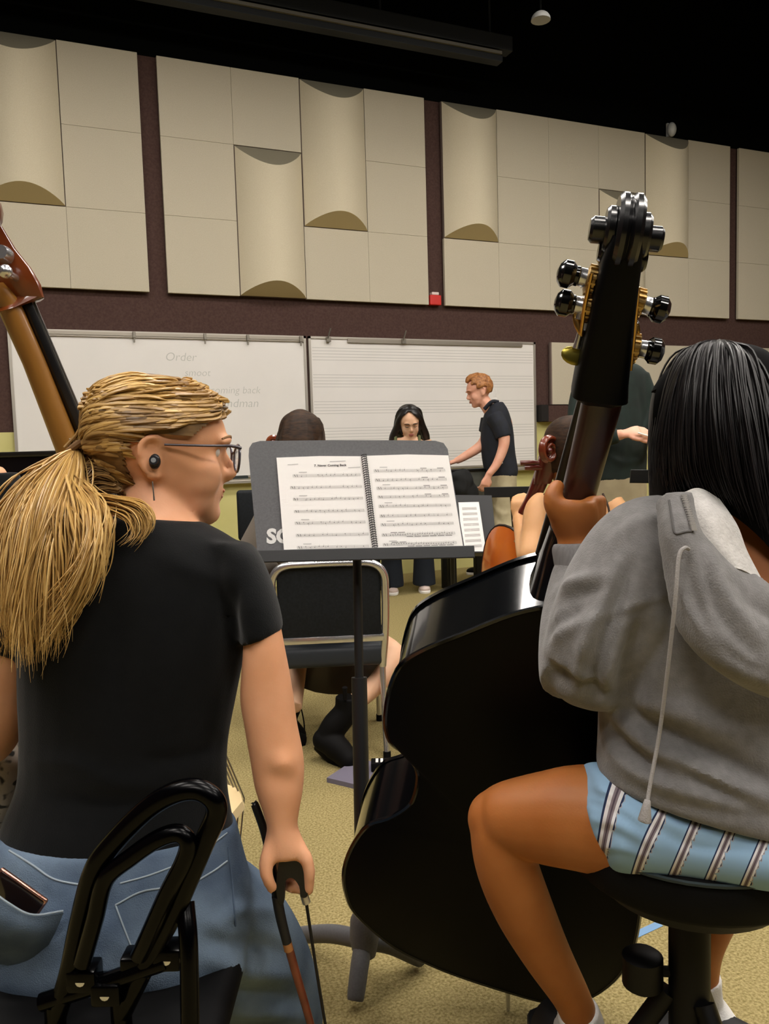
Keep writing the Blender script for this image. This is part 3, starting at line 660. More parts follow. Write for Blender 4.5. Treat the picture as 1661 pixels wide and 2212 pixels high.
# t-shirt
tee = [sil(torso_rows[1:], k=40), sil([(450, 1165, 540, 1172, 1.205, .05), (470, 1200, 560, 1196, 1.195, .054), (480, 1260, 585, 1252, 1.185, .058), (500, 1320, 603, 1308, 1.175, .058), (515, 1396, 613, 1360, 1.168, .056)], k=20),
       tube([P(160, 1180, 1.22), P(100, 1230, 1.22), P(45, 1320, 1.22), P(15, 1390, 1.225)], [.06, .062, .060, .058], 20, 12)]
teef = folds([([(520, 1230), (500, 1330), (515, 1400)], 14, -.008), ([(470, 1260), (455, 1400), (470, 1560)], 26, .006), ([(480, 1640), (330, 1690), (150, 1680)], 20, .007), ([(485, 1690), (330, 1740), (120, 1720)], 16, -.006), ([(480, 1600), (380, 1640), (300, 1640)], 14, -.005), ([(60, 1640), (170, 1650), (260, 1690)], 16, .006), ([(270, 1300), (265, 1450), (280, 1600)], 40, -.008), ([(350, 1200), (440, 1240), (520, 1250)], 22, .004)])
part('t_shirt', union(tee, .0055, 6, .5, teef), m_tee, pl, fix=False)
# jeans
hip = [(2, 1785, 506, 1775, 1.212, .118), (-25, 1850, 520, 1838, 1.205, .13), (-45, 1930, 540, 1920, 1.195, .14), (-50, 2010, 545, 2010, 1.185, .14), (-40, 2070, 530, 2080, 1.18, .12), (0, 2105, 490, 2110, 1.18, .09)]
jn = [sil(hip, k=22, e=2.3)]
jn.append(tube([P(340, 1985, 1.2), P(455, 2010, 1.26), P(540, 2080, 1.34), P(590, 2180, 1.40), P(600, 2260, 1.44)], [.12, .112, .098, .085, .078], 24, 26))
kn = P(600, 2260, 1.44); an = np.array([kn[0]+.02, kn[1]+.05, .10]); jn.append(tube([kn+[0, 0, .01], (kn+an)/2, an], [.078, .072, .07], 20, 12))
jn.append(tube([P(100, 1985, 1.2), P(10, 2010, 1.26), P(-80, 2090, 1.36), P(-140, 2200, 1.42)], [.12, .112, .098, .085], 24, 20))
kl = P(-140, 2200, 1.42); al = np.array([kl[0]-.05, kl[1]+.04, .10]); jn.append(tube([kl+[0, 0, .01], (kl+al)/2, al], [.085, .072, .07], 20, 12))
jf = folds([([(470, 1990), (540, 1960), (600, 1975)], 13, .010), ([(450, 2030), (550, 2040), (620, 2060)], 14, -.011), ([(440, 2070), (540, 2100), (640, 2110)], 14, .012), ([(450, 2140), (560, 2150), (650, 2160)], 15, -.012), ([(480, 2190), (580, 2185), (660, 2200)], 14, .010), ([(505, 1800), (540, 1850), (545, 1900)], 10, .006), ([(430, 1960), (470, 2010), (520, 2030)], 14, .007), ([(150, 1900), (220, 1935), (240, 1990)], 16, -.006), ([(500, 1880), (530, 1940), (570, 1960)], 12, -.005), ([(0, 1890), (80, 1930), (130, 1960)], 14, -.004), ([(200, 1960), (260, 2040), (300, 2060)], 24, .004)])
part('jeans', union(jn, .0065, 5, .5, jf), m_denim, pl, fix=False)
def onback(x, y, d=1.03, m_=None): return P(x, y, d)
jm = [o for o in pl.children if o.name.startswith('jeans')][0]
bpy.context.view_layer.update()
def cast(o, x, y, lift=.001, default=None):
    """point of the surface of o met by the line of sight through a pixel"""
    M = o.matrix_world; inv = M.inverted(); r = Vector(ray(x, y)); ok, loc, no, _ = o.ray_cast(inv@Vector(CP), (inv.to_3x3()@r).normalized())
    if not ok: return P(x, y, default or 1.15)
    return np.array(M@loc)+np.array((M.to_3x3()@no).normalized())*lift
def on(o, pts, lift=.001, k=None, default=None):
    if k: pts = cr(np.asarray(pts, float), k)
    return [cast(o, q[0], q[1], lift, default) for q in pts]
m_seam_d = mat('denim_dark_seam', '46566a', .9)
for ln, r_ in (([(20, 1838), (70, 1868), (120, 1900), (200, 1915)], .0022), ([(260, 1908), (330, 1888), (420, 1850), (490, 1800)], .0018)): part('waistband_seam', tube(on(jm, ln, .0006, 20), r_*.65, 6), m_stitch, pl)
part('back_pocket', join(tube(on(jm, [(250, 1955), (310, 1925), (400, 1912), (455, 1885), (490, 1860)], .0006, 24), .0013, 6)), m_stitch, pl)
part('pocket_side', tube(on(jm, [(250, 1955), (270, 2010), (290, 2060)], .0006, 14), .0011, 6), m_stitch, pl)
part('side_seam', tube(on(jm, [(492, 1830), (500, 1900), (508, 2000)], .001, 14), .0014, 6), m_seam_d, pl)
for s_, q in ((1, an), (-1, al)):
    f_ = np.array([q[0], q[1], 0]); part('shoe', union([ball(f_+FW*.05+[0, 0, .05], .045, .12, .048, np.array([RT, nrm([FW[0], FW[1], 0]), EZ])), ball(f_+[0, 0, .075], .045, .055, .05), box(f_+nrm([FW[0], FW[1], 0])*.05+[0, 0, .012], .04, .11, .0115, np.array([RT, nrm([FW[0], FW[1], 0]), EZ]))], .006, 3), mat('dark_shoe', '15161a', .6), pl, fix=False)
# hair cap, tied back
def keepb(t, z):
    at = abs(t)                      # 0 = face, pi = back of the head
    if z < .045: return False
    if at < .5: return z > .195-.02*(at < .2)
    if at < 1.15: return z > .195-(at-.5)*.09
    if at < 1.75: return z > .136
    return z > (.125 if at < 2.0 else (.125-(at-2.0)*.22 if at < 2.3 else .048))
cap = HB.shell(.0065, keepb, .008, 150, 90)
cv = cap[0]; cn_ = cv-HB.o; pr = np.stack([cn_@HB.x, cn_@HB.y, cn_@HB.z], -1)
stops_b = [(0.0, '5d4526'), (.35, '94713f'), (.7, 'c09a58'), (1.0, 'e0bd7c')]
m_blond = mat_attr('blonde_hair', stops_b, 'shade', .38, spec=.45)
m_blroot = mat('blonde_cap', '5f4627', .55, col2='82633a', scale=40, stretch=(1, 1, 3), bump=.3)
part('hair_cap', cap, m_blroot, pl, ang=80)
tie = P(172, 968, 1.24); tl = np.array([(tie-HB.o)@HB.x, (tie-HB.o)@HB.y, (tie-HB.o)@HB.z])/HB.s
def on_head(p, off):
    """push a head-local point out to the scalp + off"""
    z = np.clip(p[2]+.10, .03, .222); H_ = np.array(HS); f = np.interp(z, H_[:, 0], H_[:, 1]); b = np.interp(z, H_[:, 0], H_[:, 2]); h = np.interp(z, H_[:, 0], H_[:, 3])
    xc = b+(f-b)*.45; a = math.atan2(p[1]/h, (p[0]-xc)/((f-xc) if p[0] > xc else (xc-b)))
    c, s_ = math.cos(a), math.sin(a); x = xc+(f-xc if c > 0 else xc-b)*c+off*c; y = (h+off)*s_
    zz = p[2]+max(0, (z-.15))/.07*off
    return np.array([x, y, zz])
gb = G(); shd = []
g_ = np.random.default_rng(3)
starts = []
for i in range(1500):      # hairline, from the forehead round both temples to the nape
    u = g_.uniform(-1, 1)
    if g_.uniform() < .45:
        a = u*1.75; z = .200-abs(a)*.034+g_.uniform(-.004, .02)
    elif g_.uniform() < .5:
        a = math.copysign(g_.uniform(1.6, 3.1), u if g_.uniform() < .3 else -1); z = (.13 if abs(a) < 1.95 else .10 if abs(a) < 2.3 else .052)+g_.uniform(0, .035)
    else:
        a = g_.uniform(-3.1, 3.1) if g_.uniform() < .4 else g_.uniform(-1.6, 1.6); z = g_.uniform(.185, .2225)
    starts.append((a, min(z, .221)))
for a, z in starts:
    H_ = np.array(HS); f = np.interp(z, H_[:, 0], H_[:, 1]); b = np.interp(z, H_[:, 0], H_[:, 2]); h = np.interp(z, H_[:, 0], H_[:, 3]); xc = b+(f-b)*.45
    p0 = np.array([xc+(f-xc if math.cos(a) > 0 else xc-b)*math.cos(a), h*math.sin(a), z-.10])
    K = 16; s = np.linspace(0, 1, K); lift = g_.uniform(.006, .0125)
    bow = np.array([0, 0, .035*np.clip((z-.12)/.08, 0, 1)*g_.uniform(.3, 1)])
    wv = .004*math.sin(a*4+z*40)+g_.normal()*.0012
    pts = [on_head(p0*(1-q)+tl*q+bow*math.sin(math.pi*q)+np.array([0, 0, wv*math.sin(q*7+z*60)]), (lift*(1-.2*q)+.0025*math.sin(q*9+a*5))*min(1, .42+q*3.2)) for q in s[:-2]]
    pts = [HB.T(q) for q in pts]+[tie+g_.normal(size=3)*.006]
    rr = np.interp(np.linspace(0, 1, len(pts)), [0, .15, .8, 1], [.0006, .0016, .0018, .0016])*g_.uniform(.7, 1.5)
    ref = nrm(pts[len(pts)//2]-HB.o); v, fc = tube(pts, rr, 6, 22, ref=ref, flat=1.6); gb.add(v, fc)
    b0 = .42+.30*math.sin(a*9+z*70)*g_.uniform(.4, 1)+g_.normal()*.10+.22*(z > .19); shd.append(np.repeat(np.clip(b0-.15*np.linspace(0, 1, len(v)//6), 0, 1), 6))
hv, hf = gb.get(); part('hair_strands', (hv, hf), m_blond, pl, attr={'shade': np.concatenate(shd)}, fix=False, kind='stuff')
# ponytail
D0 = 1.12
gd = [[tie, P(120, 1000, 1.2), P(55, 1075, 1.16), P(5, 1170, 1.14), P(-12, 1290, 1.12), P(10, 1400, 1.11)],
      [tie, P(125, 1010, 1.18), P(75, 1090, 1.12), P(45, 1190, 1.09), P(25, 1300, 1.08), P(35, 1430, 1.08)],
      [tie, P(140, 1020, 1.17), P(105, 1110, 1.10), P(85, 1210, 1.075), P(70, 1330, 1.07), P(62, 1465, 1.07)],
      [tie, P(160, 1030, 1.17), P(145, 1120, 1.10), P(130, 1210, 1.075), P(105, 1330, 1.07), P(80, 1450, 1.07)],
      [tie, P(165, 1045, 1.17), P(185, 1115, 1.11), P(185, 1200, 1.08), P(160, 1290, 1.075), P(120, 1370, 1.075)],
      [tie, P(168, 1050, 1.18), P(215, 1105, 1.12), P(232, 1170, 1.09), P(215, 1240, 1.08), P(150, 1320, 1.08)]]
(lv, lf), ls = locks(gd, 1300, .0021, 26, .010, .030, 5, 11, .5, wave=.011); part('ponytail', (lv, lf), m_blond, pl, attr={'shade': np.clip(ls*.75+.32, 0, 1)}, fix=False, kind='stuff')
gd3 = [[HB.T([-.07, -.045, -.045]), P(262, 1062, 1.20), P(225, 1058, 1.2), P(190, 1075, 1.19), P(165, 1120, 1.18)], [HB.T([-.08, -.03, -.03]), P(240, 1030, 1.21), P(205, 1025, 1.21), P(180, 1055, 1.2), P(150, 1110, 1.19)], [HB.T([-.09, -.02, -.01]), P(215, 1000, 1.22), P(190, 1000, 1.22), P(172, 1040, 1.21), P(140, 1100, 1.2)]]
(lv, lf), ls = locks(gd3, 160, .0024, 18, .004, .012, 5, 15, .5); part('nape_strands', (lv, lf), m_blond, pl, attr={'shade': ls*.35}, fix=False, kind='stuff')
gd2 = [[P(165, 985, 1.2), P(190, 1060, 1.17), P(250, 1075, 1.14), P(310, 1090, 1.13), P(330, 1130, 1.125), P(300, 1180, 1.12)],
       [P(165, 990, 1.2), P(195, 1072, 1.165), P(260, 1092, 1.14), P(300, 1110, 1.125), P(312, 1145, 1.12), P(280, 1185, 1.11)],
       [P(165, 995, 1.2), P(200, 1085, 1.16), P(245, 1105, 1.135), P(275, 1125, 1.12), P(280, 1160, 1.11), P(240, 1190, 1.10)]]
(lv, lf), ls = locks(gd2, 110, .0018, 22, .004, .010, 5, 5, .5); part('loose_strands', (lv, lf), m_blond, pl, attr={'shade': np.clip(ls*.6+.35, 0, 1)}, fix=False, kind='stuff')
part('hair_tie', join(*[tube([tie+nrm(P(120, 1000, 1.2)-tie)*o_+(RT*math.cos(q)*.8+FW*math.sin(q)+UP*math.cos(q)*.75)*.0185 for q in np.linspace(0, 2*np.pi, 18, endpoint=False)], .0055, 8, closed=True) for o_ in (-.006, .002, .010)]), mat('scrunchie', '6b4a24', .8), pl)
# phone in the back pocket, and the pocket cloth that holds it
e0, e1 = P(4, 1872, 1.035), P(106, 1944, 1.035); A0 = nrm(e1-e0); A2 = nrm(-FW-UP*.10); A2 = nrm(A2-A0*(A2@A0)); A1 = np.cross(A2, A0); A1 = A1 if A1@UP < 0 else -A1
c = (e0+e1)/2+A1*.027
ph = thing('phone', 'dark phone with rose gold rim in the back pocket of the jeans', 'phone', c)
part('body', rbox(c, .0355, .0255, .0042, np.array([A0, A1, A2]), .004, 3), mat('phone_dark', '1c1210', .15, coat=.5), ph)
part('rim', rbox(c, .0368, .0268, .0032, np.array([A0, A1, A2]), .003, 3), mat('rose_gold', 'c09080', .25, .9), ph)
part('pocket_patch', sheet([[P(-30, 1915, 1.016), P(20, 1952, 1.012), P(70, 1976, 1.018), P(136, 1968, 1.045)], [P(-30, 1990, 1.016), P(20, 2010, 1.014), P(70, 2020, 1.024), P(115, 2015, 1.05)], [P(-30, 2075, 1.06), P(20, 2080, 1.06), P(60, 2080, 1.065), P(88, 2065, 1.07)]], 20, 20, .003), m_denim, pl)
part('pocket_hem', tube([P(-30, 1915, 1.0145), P(20, 1952, 1.0105), P(70, 1976, 1.0165), P(136, 1968, 1.0435)], .0014, 6, 20), m_stitch, pl)
# ------------------------------------------------------------------ player in the grey hoodie
m_hood = mat('grey_fleece', '757372', .95, col2='807e7d', scale=70, bump=.35, bscale=420, spec=.1, sheen=.25)
m_lining = mat('pale_lining', 'c9c6c2', .95, col2='d6d3cf', scale=120, bump=.5, bscale=300, spec=.1)
m_cord = mat('cord_grey', '9a9693', .95, bump=.4, bscale=500)
hp = thing('person', 'dark haired player in grey hoodie and striped shorts seated on black stool', 'person', (P(1600, 1900, 1.1)[0], P(1600, 1900, 1.1)[1], .25))
HH = Head(P(1558, 945, 1.17), -RT*.55+FW*.8-EZ*.2, EZ+(-RT*.2), .93)
sk = HH.skin()
sk.append(tube([P(1565, 980, 1.15), P(1590, 1080, 1.12), P(1625, 1190, 1.10), P(1650, 1300, 1.10)], [.058, .056, .065, .10], 20, 14))
sk.append(sil([(1500, 1160, 1760, 1230, 1.11, .075), (1430, 1230, 1840, 1320, 1.13, .09), (1360, 1400, 1870, 1480, 1.14, .10), (1350, 1600, 1850, 1680, 1.13, .10), (1340, 1720, 1850, 1800, 1.12, .11), (1400, 1830, 1860, 1850, 1.12, .10)], k=20))
# left arm to the neck of the bass
sk.append(tube([P(1430, 1230, 1.13), P(1340, 1350, 1.11), P(1270, 1445, 1.11), P(1250, 1400, 1.15), P(1246, 1280, 1.2), P(1248, 1190, 1.225), P(1250, 1150, 1.232)], [.045, .040, .034, .032, .032, .031, .031], 16, 30))
nk = BL(1.155, .0175, -.132)      # where the hand grips the neck
sk.append(sil([(1212, 1178, 1288, 1178, 1.232, .028), (1196, 1150, 1292, 1150, 1.225, .030), (1186, 1122, 1293, 1124, 1.218, .032), (1184, 1098, 1290, 1098, 1.212, .030), (1190, 1078, 1286, 1082, 1.21, .024)], k=12))
sk.append(finger([P(1205, 1110, 1.21), P(1193, 1082, 1.205), P(1198, 1060, 1.212), P(1206, 1048, 1.228)], .0165, .0115))   # thumb
for k_, (a, b) in enumerate(((1086, 0), (1106, .3), (1128, .6), (1148, .9))):
    sk.append(finger([P(1278, a, 1.225), P(1297, a-4, 1.25), P(1290, a-2, 1.30), P(1262, a+2, 1.325), P(1235, a+4, 1.315)], .0105, .0085, 14))
    sk.append(finger([P(1270, a, 1.215), P(1284, a-2, 1.22), P(1292, a-2, 1.24)], .0115, .0105, 8))
# left leg, drawn up on the rung
sk.append(tube([P(1640, 1830, 1.1), P(1500, 1795, 1.12), P(1380, 1780, 1.14), P(1260, 1766, 1.17), P(1180, 1766, 1.19), P(1110, 1764, 1.21), P(1072, 1764, 1.225), P(1046, 1768, 1.232)], [.085, .08, .078, .074, .066, .055, .045, .031], 22, 40))
sk.append(tube([P(1075, 1758, 1.22), P(1082, 1810, 1.22), P(1098, 1880, 1.225), P(1132, 1965, 1.24), P(1180, 2060, 1.265), P(1232, 2150, 1.29), P(1258, 2210, 1.31)], [.040, .046, .0475, .0455, .0385, .031, .029], 20, 36))
sk.append(ball(P(1066, 1770, 1.225), .040, .04, .044))
# right leg behind the stool
sk.append(tube([P(1750, 1830, 1.1), P(1660, 1850, 1.25), P(1560, 1880, 1.42)], [.085, .075, .058], 18, 14)); sk.append(tube([P(1560, 1880, 1.42), P(1535, 1960, 1.45), P(1512, 2040, 1.47), P(1512, 2110, 1.485), P(1515, 2160, 1.5)], [.055, .050, .042, .033, .030], 18, 20))
part('body', union(sk, .0045, 8, .5), m_skin_tan, hp, fix=False)
# hoodie
hz = [sil([(1450, 1125, 1670, 1300, 1.13, .07), (1395, 1155, 1760, 1320, 1.13, .10), (1340, 1215, 1830, 1350, 1.13, .115), (1318, 1310, 1880, 1390, 1.13, .125), (1300, 1420, 1890, 1490, 1.13, .13), (1296, 1520, 1880, 1590, 1.13, .13), (1294, 1600, 1880, 1680, 1.125, .132), (1292, 1660, 1890, 1760, 1.12, .135), (1310, 1690, 1900, 1805, 1.12, .132)], k=40),
      tube([P(1470, 1165, 1.12), P(1400, 1190, 1.11), P(1345, 1270, 1.10), P(1300, 1370, 1.095), P(1262, 1450, 1.10)], [.062, .075, .078, .074, .062], 24, 26),
      tube([P(1255, 1462, 1.105), P(1243, 1420, 1.13), P(1238, 1350, 1.16), P(1243, 1280, 1.19), P(1247, 1225, 1.215)], [.058, .052, .047, .042, .035], 24, 26), ball(P(1262, 1462, 1.105), .046, .05, .042), ball(P(1285, 1478, 1.10), .04, .05, .036)]
hf_ = folds([
    ([(1285, 1330), (1262, 1400), (1250, 1490)], 16, .014), ([(1240, 1260), (1215, 1310), (1205, 1370)], 12, .012), ([(1300, 1240), (1230, 1262), (1200, 1290)], 10, .011), ([(1310, 1270), (1240, 1290), (1205, 1320)], 10, -.010), ([(1300, 1330), (1225, 1360), (1190, 1400)], 12, .010), ([(1270, 1300), (1215, 1345), (1185, 1375)], 10, -.009),
    ([(1340, 1200), (1310, 1290), (1262, 1420)], 13, .012), ([(1365, 1215), (1335, 1300), (1290, 1420), (1285, 1500)], 13, -.014), ([(1320, 1420), (1300, 1480), (1310, 1515)], 13, .012), ([(1260, 1420), (1290, 1480), (1320, 1510)], 12, -.010),
    ([(1390, 1340), (1370, 1420), (1345, 1510)], 22, -.020), ([(1420, 1320), (1440, 1420), (1400, 1540)], 28, .010), ([(1300, 1335), (1370, 1310), (1450, 1282)], 7, .006), ([(1305, 1345), (1370, 1321), (1450, 1293)], 6, -.005),
    ([(1345, 1520), (1430, 1580), (1560, 1640), (1661, 1690)], 18, -.018), ([(1330, 1550), (1420, 1620), (1560, 1690), (1700, 1740)], 18, .016), ([(1310, 1560), (1360, 1620), (1450, 1680)], 12, -.012), ([(1305, 1600), (1360, 1660), (1480, 1710), (1650, 1750)], 13, .012), ([(1440, 1640), (1540, 1700), (1661, 1760)], 11, -.012), ([(1360, 1520), (1470, 1540), (1600, 1600)], 24, .012),
    ([(1320, 1180), (1360, 1140), (1430, 1110)], 14, .008), ([(1300, 1670), (1450, 1735), (1661, 1772)], 7, -.006)])
hood_o = part('hoodie', union(hz, .0045, 8, .5, hf_, post=6), m_hood, hp, fix=False)
# ribbed cuff
cu = [(1196, 1176, 1304, 1170, 1.215, .036), (1193, 1190, 1306, 1188, 1.213, .040), (1198, 1222, 1302, 1222, 1.208, .040), (1202, 1240, 1298, 1242, 1.205, .036)]
part('cuff', union([sil(cu, k=14)], .004, 2), mat('fleece_rib', '6f6d6d', .95, col2='7b7979', scale=90, stretch=(3, 3, .3), bump=.4), hp, fix=False)
# hood hanging on the back, its placket and pale lining
hd_ = 0.985
rows = [[P(1432, 1088, 1.05), P(1445, 1074, 1.03), P(1462, 1070, 1.02), P(1482, 1066, 1.03)],
        [P(1437, 1150, 1.01), P(1455, 1148, .985), P(1478, 1146, .985), P(1504, 1150, 1.01)],
        [P(1446, 1230, 1.00), P(1480, 1225, .97), P(1525, 1215, .97), P(1580, 1225, 1.0)],
        [P(1455, 1300, .99), P(1510, 1310, .955), P(1590, 1300, .95), P(1690, 1300, .98)],
        [P(1480, 1355, .985), P(1540, 1385, .94), P(1630, 1395, .935), P(1760, 1390, .97)],
        [P(1525, 1405, .985), P(1580, 1440, .94), P(1670, 1465, .935), P(1800, 1470, .97)],
        [P(1570, 1432, 1.0), P(1620, 1470, .985), P(1700, 1500, .98), P(1820, 1520, .99)]]
hs = sheet(rows, 40, 50, .012)
hoodm = part('hood', union([hs], .0045, 3, .5, folds([([(1512, 1150), (1530, 1250), (1560, 1340), (1661, 1440)], 9, -.007), ([(1530, 1190), (1570, 1290), (1640, 1380)], 12, .008), ([(1480, 1160), (1490, 1260), (1530, 1360)], 8, -.006), ([(1460, 1200), (1475, 1290), (1520, 1370)], 8, .006), ([(1560, 1400), (1610, 1435), (1680, 1465)], 7, -.006), ([(1590, 1250), (1640, 1310), (1700, 1350)], 16, -.008), ([(1462, 1148), (1482, 1143), (1500, 1146)], 4, -.004)])), m_hood, hp, fix=False)
ls_ = [[P(1478, 1068, 1.03), P(1508, 1062, 1.03), P(1548, 1084, 1.03)], [P(1496, 1118, 1.01), P(1535, 1115, 1.0), P(1585, 1140, 1.01)], [P(1505, 1165, 1.0), P(1555, 1175, .985), P(1606, 1195, 1.0)], [P(1545, 1215, .99), P(1590, 1232, .975), P(1640, 1262, .99)]]
part('hood_lining', sheet(ls_, 20, 24, .006), m_lining, hp)
bpy.context.view_layer.update()
zp = np.array(on(hoodm, [(1474, 1074), (1481, 1100), (1489, 1128), (1495, 1148)], .0035, 18, 1.0))
part('placket_seam', tube(on(hoodm, [(1446, 1082), (1452, 1120), (1458, 1152), (1478, 1150), (1494, 1149)], .0012, 24, 1.0), .0014, 6), mat('seam_grey', '5a5857', .95), hp)
zt = part('zipper_tape', tube(zp, .0016, 6), mat('zip_tape', '9b9895', .8), hp)
for q in zp: part('zipper_tooth', box(q, .0030, .0024, .0010, np.array([RT, FW, UP])), mat('zip_nickel', 'b3b0ac', .4, .2), zt, smooth=False)
part('drawstring', tube([P(1488, 1186, .955), P(1478, 1184, .95), P(1466, 1205, .945), P(1458, 1300, .94), P(1444, 1430, .955), P(1425, 1580, .975), P(1405, 1690, .97), P(1398, 1735, .965)], .0024, 8, 60), m_cord, hp)
ts = P(1396, 1750, .962); part('tassel', union([tube([P(1399, 1728, .965), P(1396, 1745, .962), P(1392, 1775, .962)], [.004, .0055, .0085], 12, 8)], .0016, 1), m_cord, hp, fix=False)
# striped shorts
srow = [(1268, 1668, 1278, 1800, 1.145, .075), (1280, 1655, 1300, 1862, 1.14, .088), (1330, 1655, 1345, 1876, 1.13, .096), (1420, 1665, 1430, 1882, 1.12, .105), (1540, 1690, 1540, 1886, 1.11, .12), (1661, 1720, 1661, 1888, 1.10, .13), (1780, 1735, 1780, 1890, 1.10, .12)]
sh = union([sil(srow, n=36, k=36), sil([(1245, 1705, 1262, 1790, 1.152, .07), (1262, 1680, 1288, 1835, 1.147, .082), (1290, 1665, 1305, 1866, 1.14, .088)], n=36, k=10)], .0045, 3, .5, folds([([(1265, 1690), (1320, 1720), (1390, 1780)], 6, .004), ([(1255, 1730), (1320, 1750), (1400, 1800)], 6, -.004), ([(1262, 1770), (1330, 1780), (1420, 1830)], 6, .004), ([(1380, 1740), (1480, 1790), (1600, 1800)], 8, .005), ([(1400, 1780), (1500, 1830), (1620, 1830)], 8, -.005), ([(1450, 1750), (1560, 1770), (1661, 1780)], 7, -.004), ([(1262, 1800), (1310, 1795), (1380, 1830)], 6, -.004), ([(1262, 1710), (1310, 1725), (1360, 1745)], 5, -.005), ([(1275, 1835), (1330, 1830), (1400, 1850)], 6, .004)]))
co = verts_of(sh); q = proj(co); sv = (q[:, 0]-1310)/82.0-.0052*(1880-q[:, 1])*(np.clip((q[:, 0]-1240)/180, .2, 1))+10
m_shorts = mat_attr('striped_cotton', [(0, '8fb0cc'), (.66, '2b3550'), (.70, 'd8d6d6'), (.77, '7f7478'), (.81, '554a52'), (.84, '7f7478'), (.88, 'd8d6d6'), (.945, '2b3550'), (.985, '8fb0cc')], 'sv', .9, interp='CONSTANT', spec=.1)
part('shorts', sh, m_shorts, hp, fix=False, attr={'sv': sv % 1.0})
# socks and slides
m_sock = mat('white_sock', 'd6d4d0', .95, bump=.3, bscale=300); m_slide = mat('black_slide', '0c0d0f', .6)
fdir = nrm([FW[0], FW[1], 0])
for pts, rr, col in (([P(1247, 2183, 1.30), P(1258, 2212, 1.31), P(1268, 2245, 1.325)], [.034, .035, .034], 0), ([P(1514, 2108, 1.485), P(1515, 2135, 1.49), P(1518, 2165, 1.5)], [.036, .036, .036], 1)):
    e = np.array(pts[-1]); ft = [e, e-EZ*.02+fdir*.03-RT*.01, e-EZ*.045+fdir*.10-RT*.03] if col == 0 else [e, e-EZ*.03+RT*.02-fdir*.01, e-EZ*.05+RT*.045-fdir*.05]
    part('sock', union([tube(pts, rr, 18, 10), tube(ft, [.034, .036, .028], 18, 10)], .004, 3), m_sock, hp, fix=False)
    a, b = ft[0], ft[2]; m0 = (a+b)/2; dd = nrm([b[0]-a[0], b[1]-a[1], 0]); ss = np.cross(dd, EZ); zb = min(a[2], b[2])-.045
    sl = part('slide_sole', loft([ring(np.array([m0[0], m0[1], zb])+[0, 0, h], dd*.125*s_, ss*.045*s_, 24, 2.6) for h, s_ in ((0, .97), (.004, 1), (.022, 1), (.026, .96))]), m_slide, hp)
    t0 = np.array([m0[0], m0[1], zb])+dd*.03; part('slide_strap', sheet([[t0+ss*x_+EZ*h_+dd*o_ for x_, h_ in ((-.046, .02), (-.044, .055), (-.02, .085), (.02, .085), (.044, .055), (.046, .02))] for o_ in (-.035, 0, .03)], 16, 8, .005), m_slide, sl)
# long straight dark hair
m_dark = mat_attr('dark_hair', [(0, '0b0909'), (.6, '151112'), (1, '241d1d')], 'shade', .42, spec=.35)
part('hair_cap', HH.shell(.012, lambda t, z: z > (.19 if abs(t) < .9 else .10 if abs(t) < 1.5 else .03), .011), mat('dark_cap', '080707', .8, spec=.05), hp, ang=80)
top = P(1540, 752, 1.16)
gd = [[P(1515, 760, 1.19), P(1462, 782, 1.23), P(1422, 845, 1.245), P(1408, 930, 1.245), P(1402, 1010, 1.23), P(1404, 1085, 1.21)],
      [P(1520, 756, 1.17), P(1470, 775, 1.19), P(1432, 840, 1.20), P(1412, 930, 1.20), P(1406, 1010, 1.19), P(1412, 1085, 1.17)],
      [P(1525, 752, 1.15), P(1485, 768, 1.12), P(1450, 840, 1.10), P(1432, 930, 1.09), P(1430, 1010, 1.09), P(1440, 1085, 1.09)],
      [P(1530, 750, 1.14), P(1505, 762, 1.10), P(1485, 830, 1.06), P(1475, 930, 1.05), P(1480, 1020, 1.05), P(1510, 1082, 1.05)],
      [P(1537, 748, 1.14), P(1535, 760, 1.09), P(1530, 830, 1.05), P(1535, 930, 1.03), P(1550, 1030, 1.03), P(1585, 1115, 1.03)],
      [P(1545, 748, 1.14), P(1570, 762, 1.09), P(1580, 830, 1.05), P(1595, 930, 1.03), P(1615, 1050, 1.02), P(1650, 1170, 1.015)],
      [P(1552, 750, 1.15), P(1605, 778, 1.11), P(1635, 850, 1.07), P(1655, 950, 1.05), P(1675, 1080, 1.03), P(1700, 1230, 1.01)],
      [P(1558, 754, 1.16), P(1630, 792, 1.15), P(1672, 870, 1.13), P(1695, 970, 1.11), P(1715, 1100, 1.08), P(1740, 1260, 1.04)],
      [P(1565, 758, 1.17), P(1650, 790, 1.20), P(1700, 870, 1.20), P(1725, 970, 1.17), P(1745, 1100, 1.12), P(1770, 1260, 1.08)]]
gd = [[P(1545+(q[0]-1540)*.1 if 0 else 1545, 745, 1.215), np.array(g__[0])*.6+np.array(P(1545, 745, 1.16))*.4-FW*.012]+[np.array(q_)-FW*.012 for q_ in g__[1:]] for g__ in gd for q in ((0, 0),)]
(lv, lf), ls = locks(gd, 1300, .0028, 26, .004, .012, 5, 21, .5); part('long_hair', (lv, lf), m_dark, hp, attr={'shade': ls*.8}, fix=False, kind='stuff')
if 0: inner = [[q+ (q-P(1560, 950, 1.16))*-.04+FW*.01 for q in np.asarray(g__)] for g__ in gd]
part('hair_mass', sheet([cr(np.array(g__), 12)+FW*.012 for g__ in gd], 24, 30, .012), MATS['dark_cap'], hp)

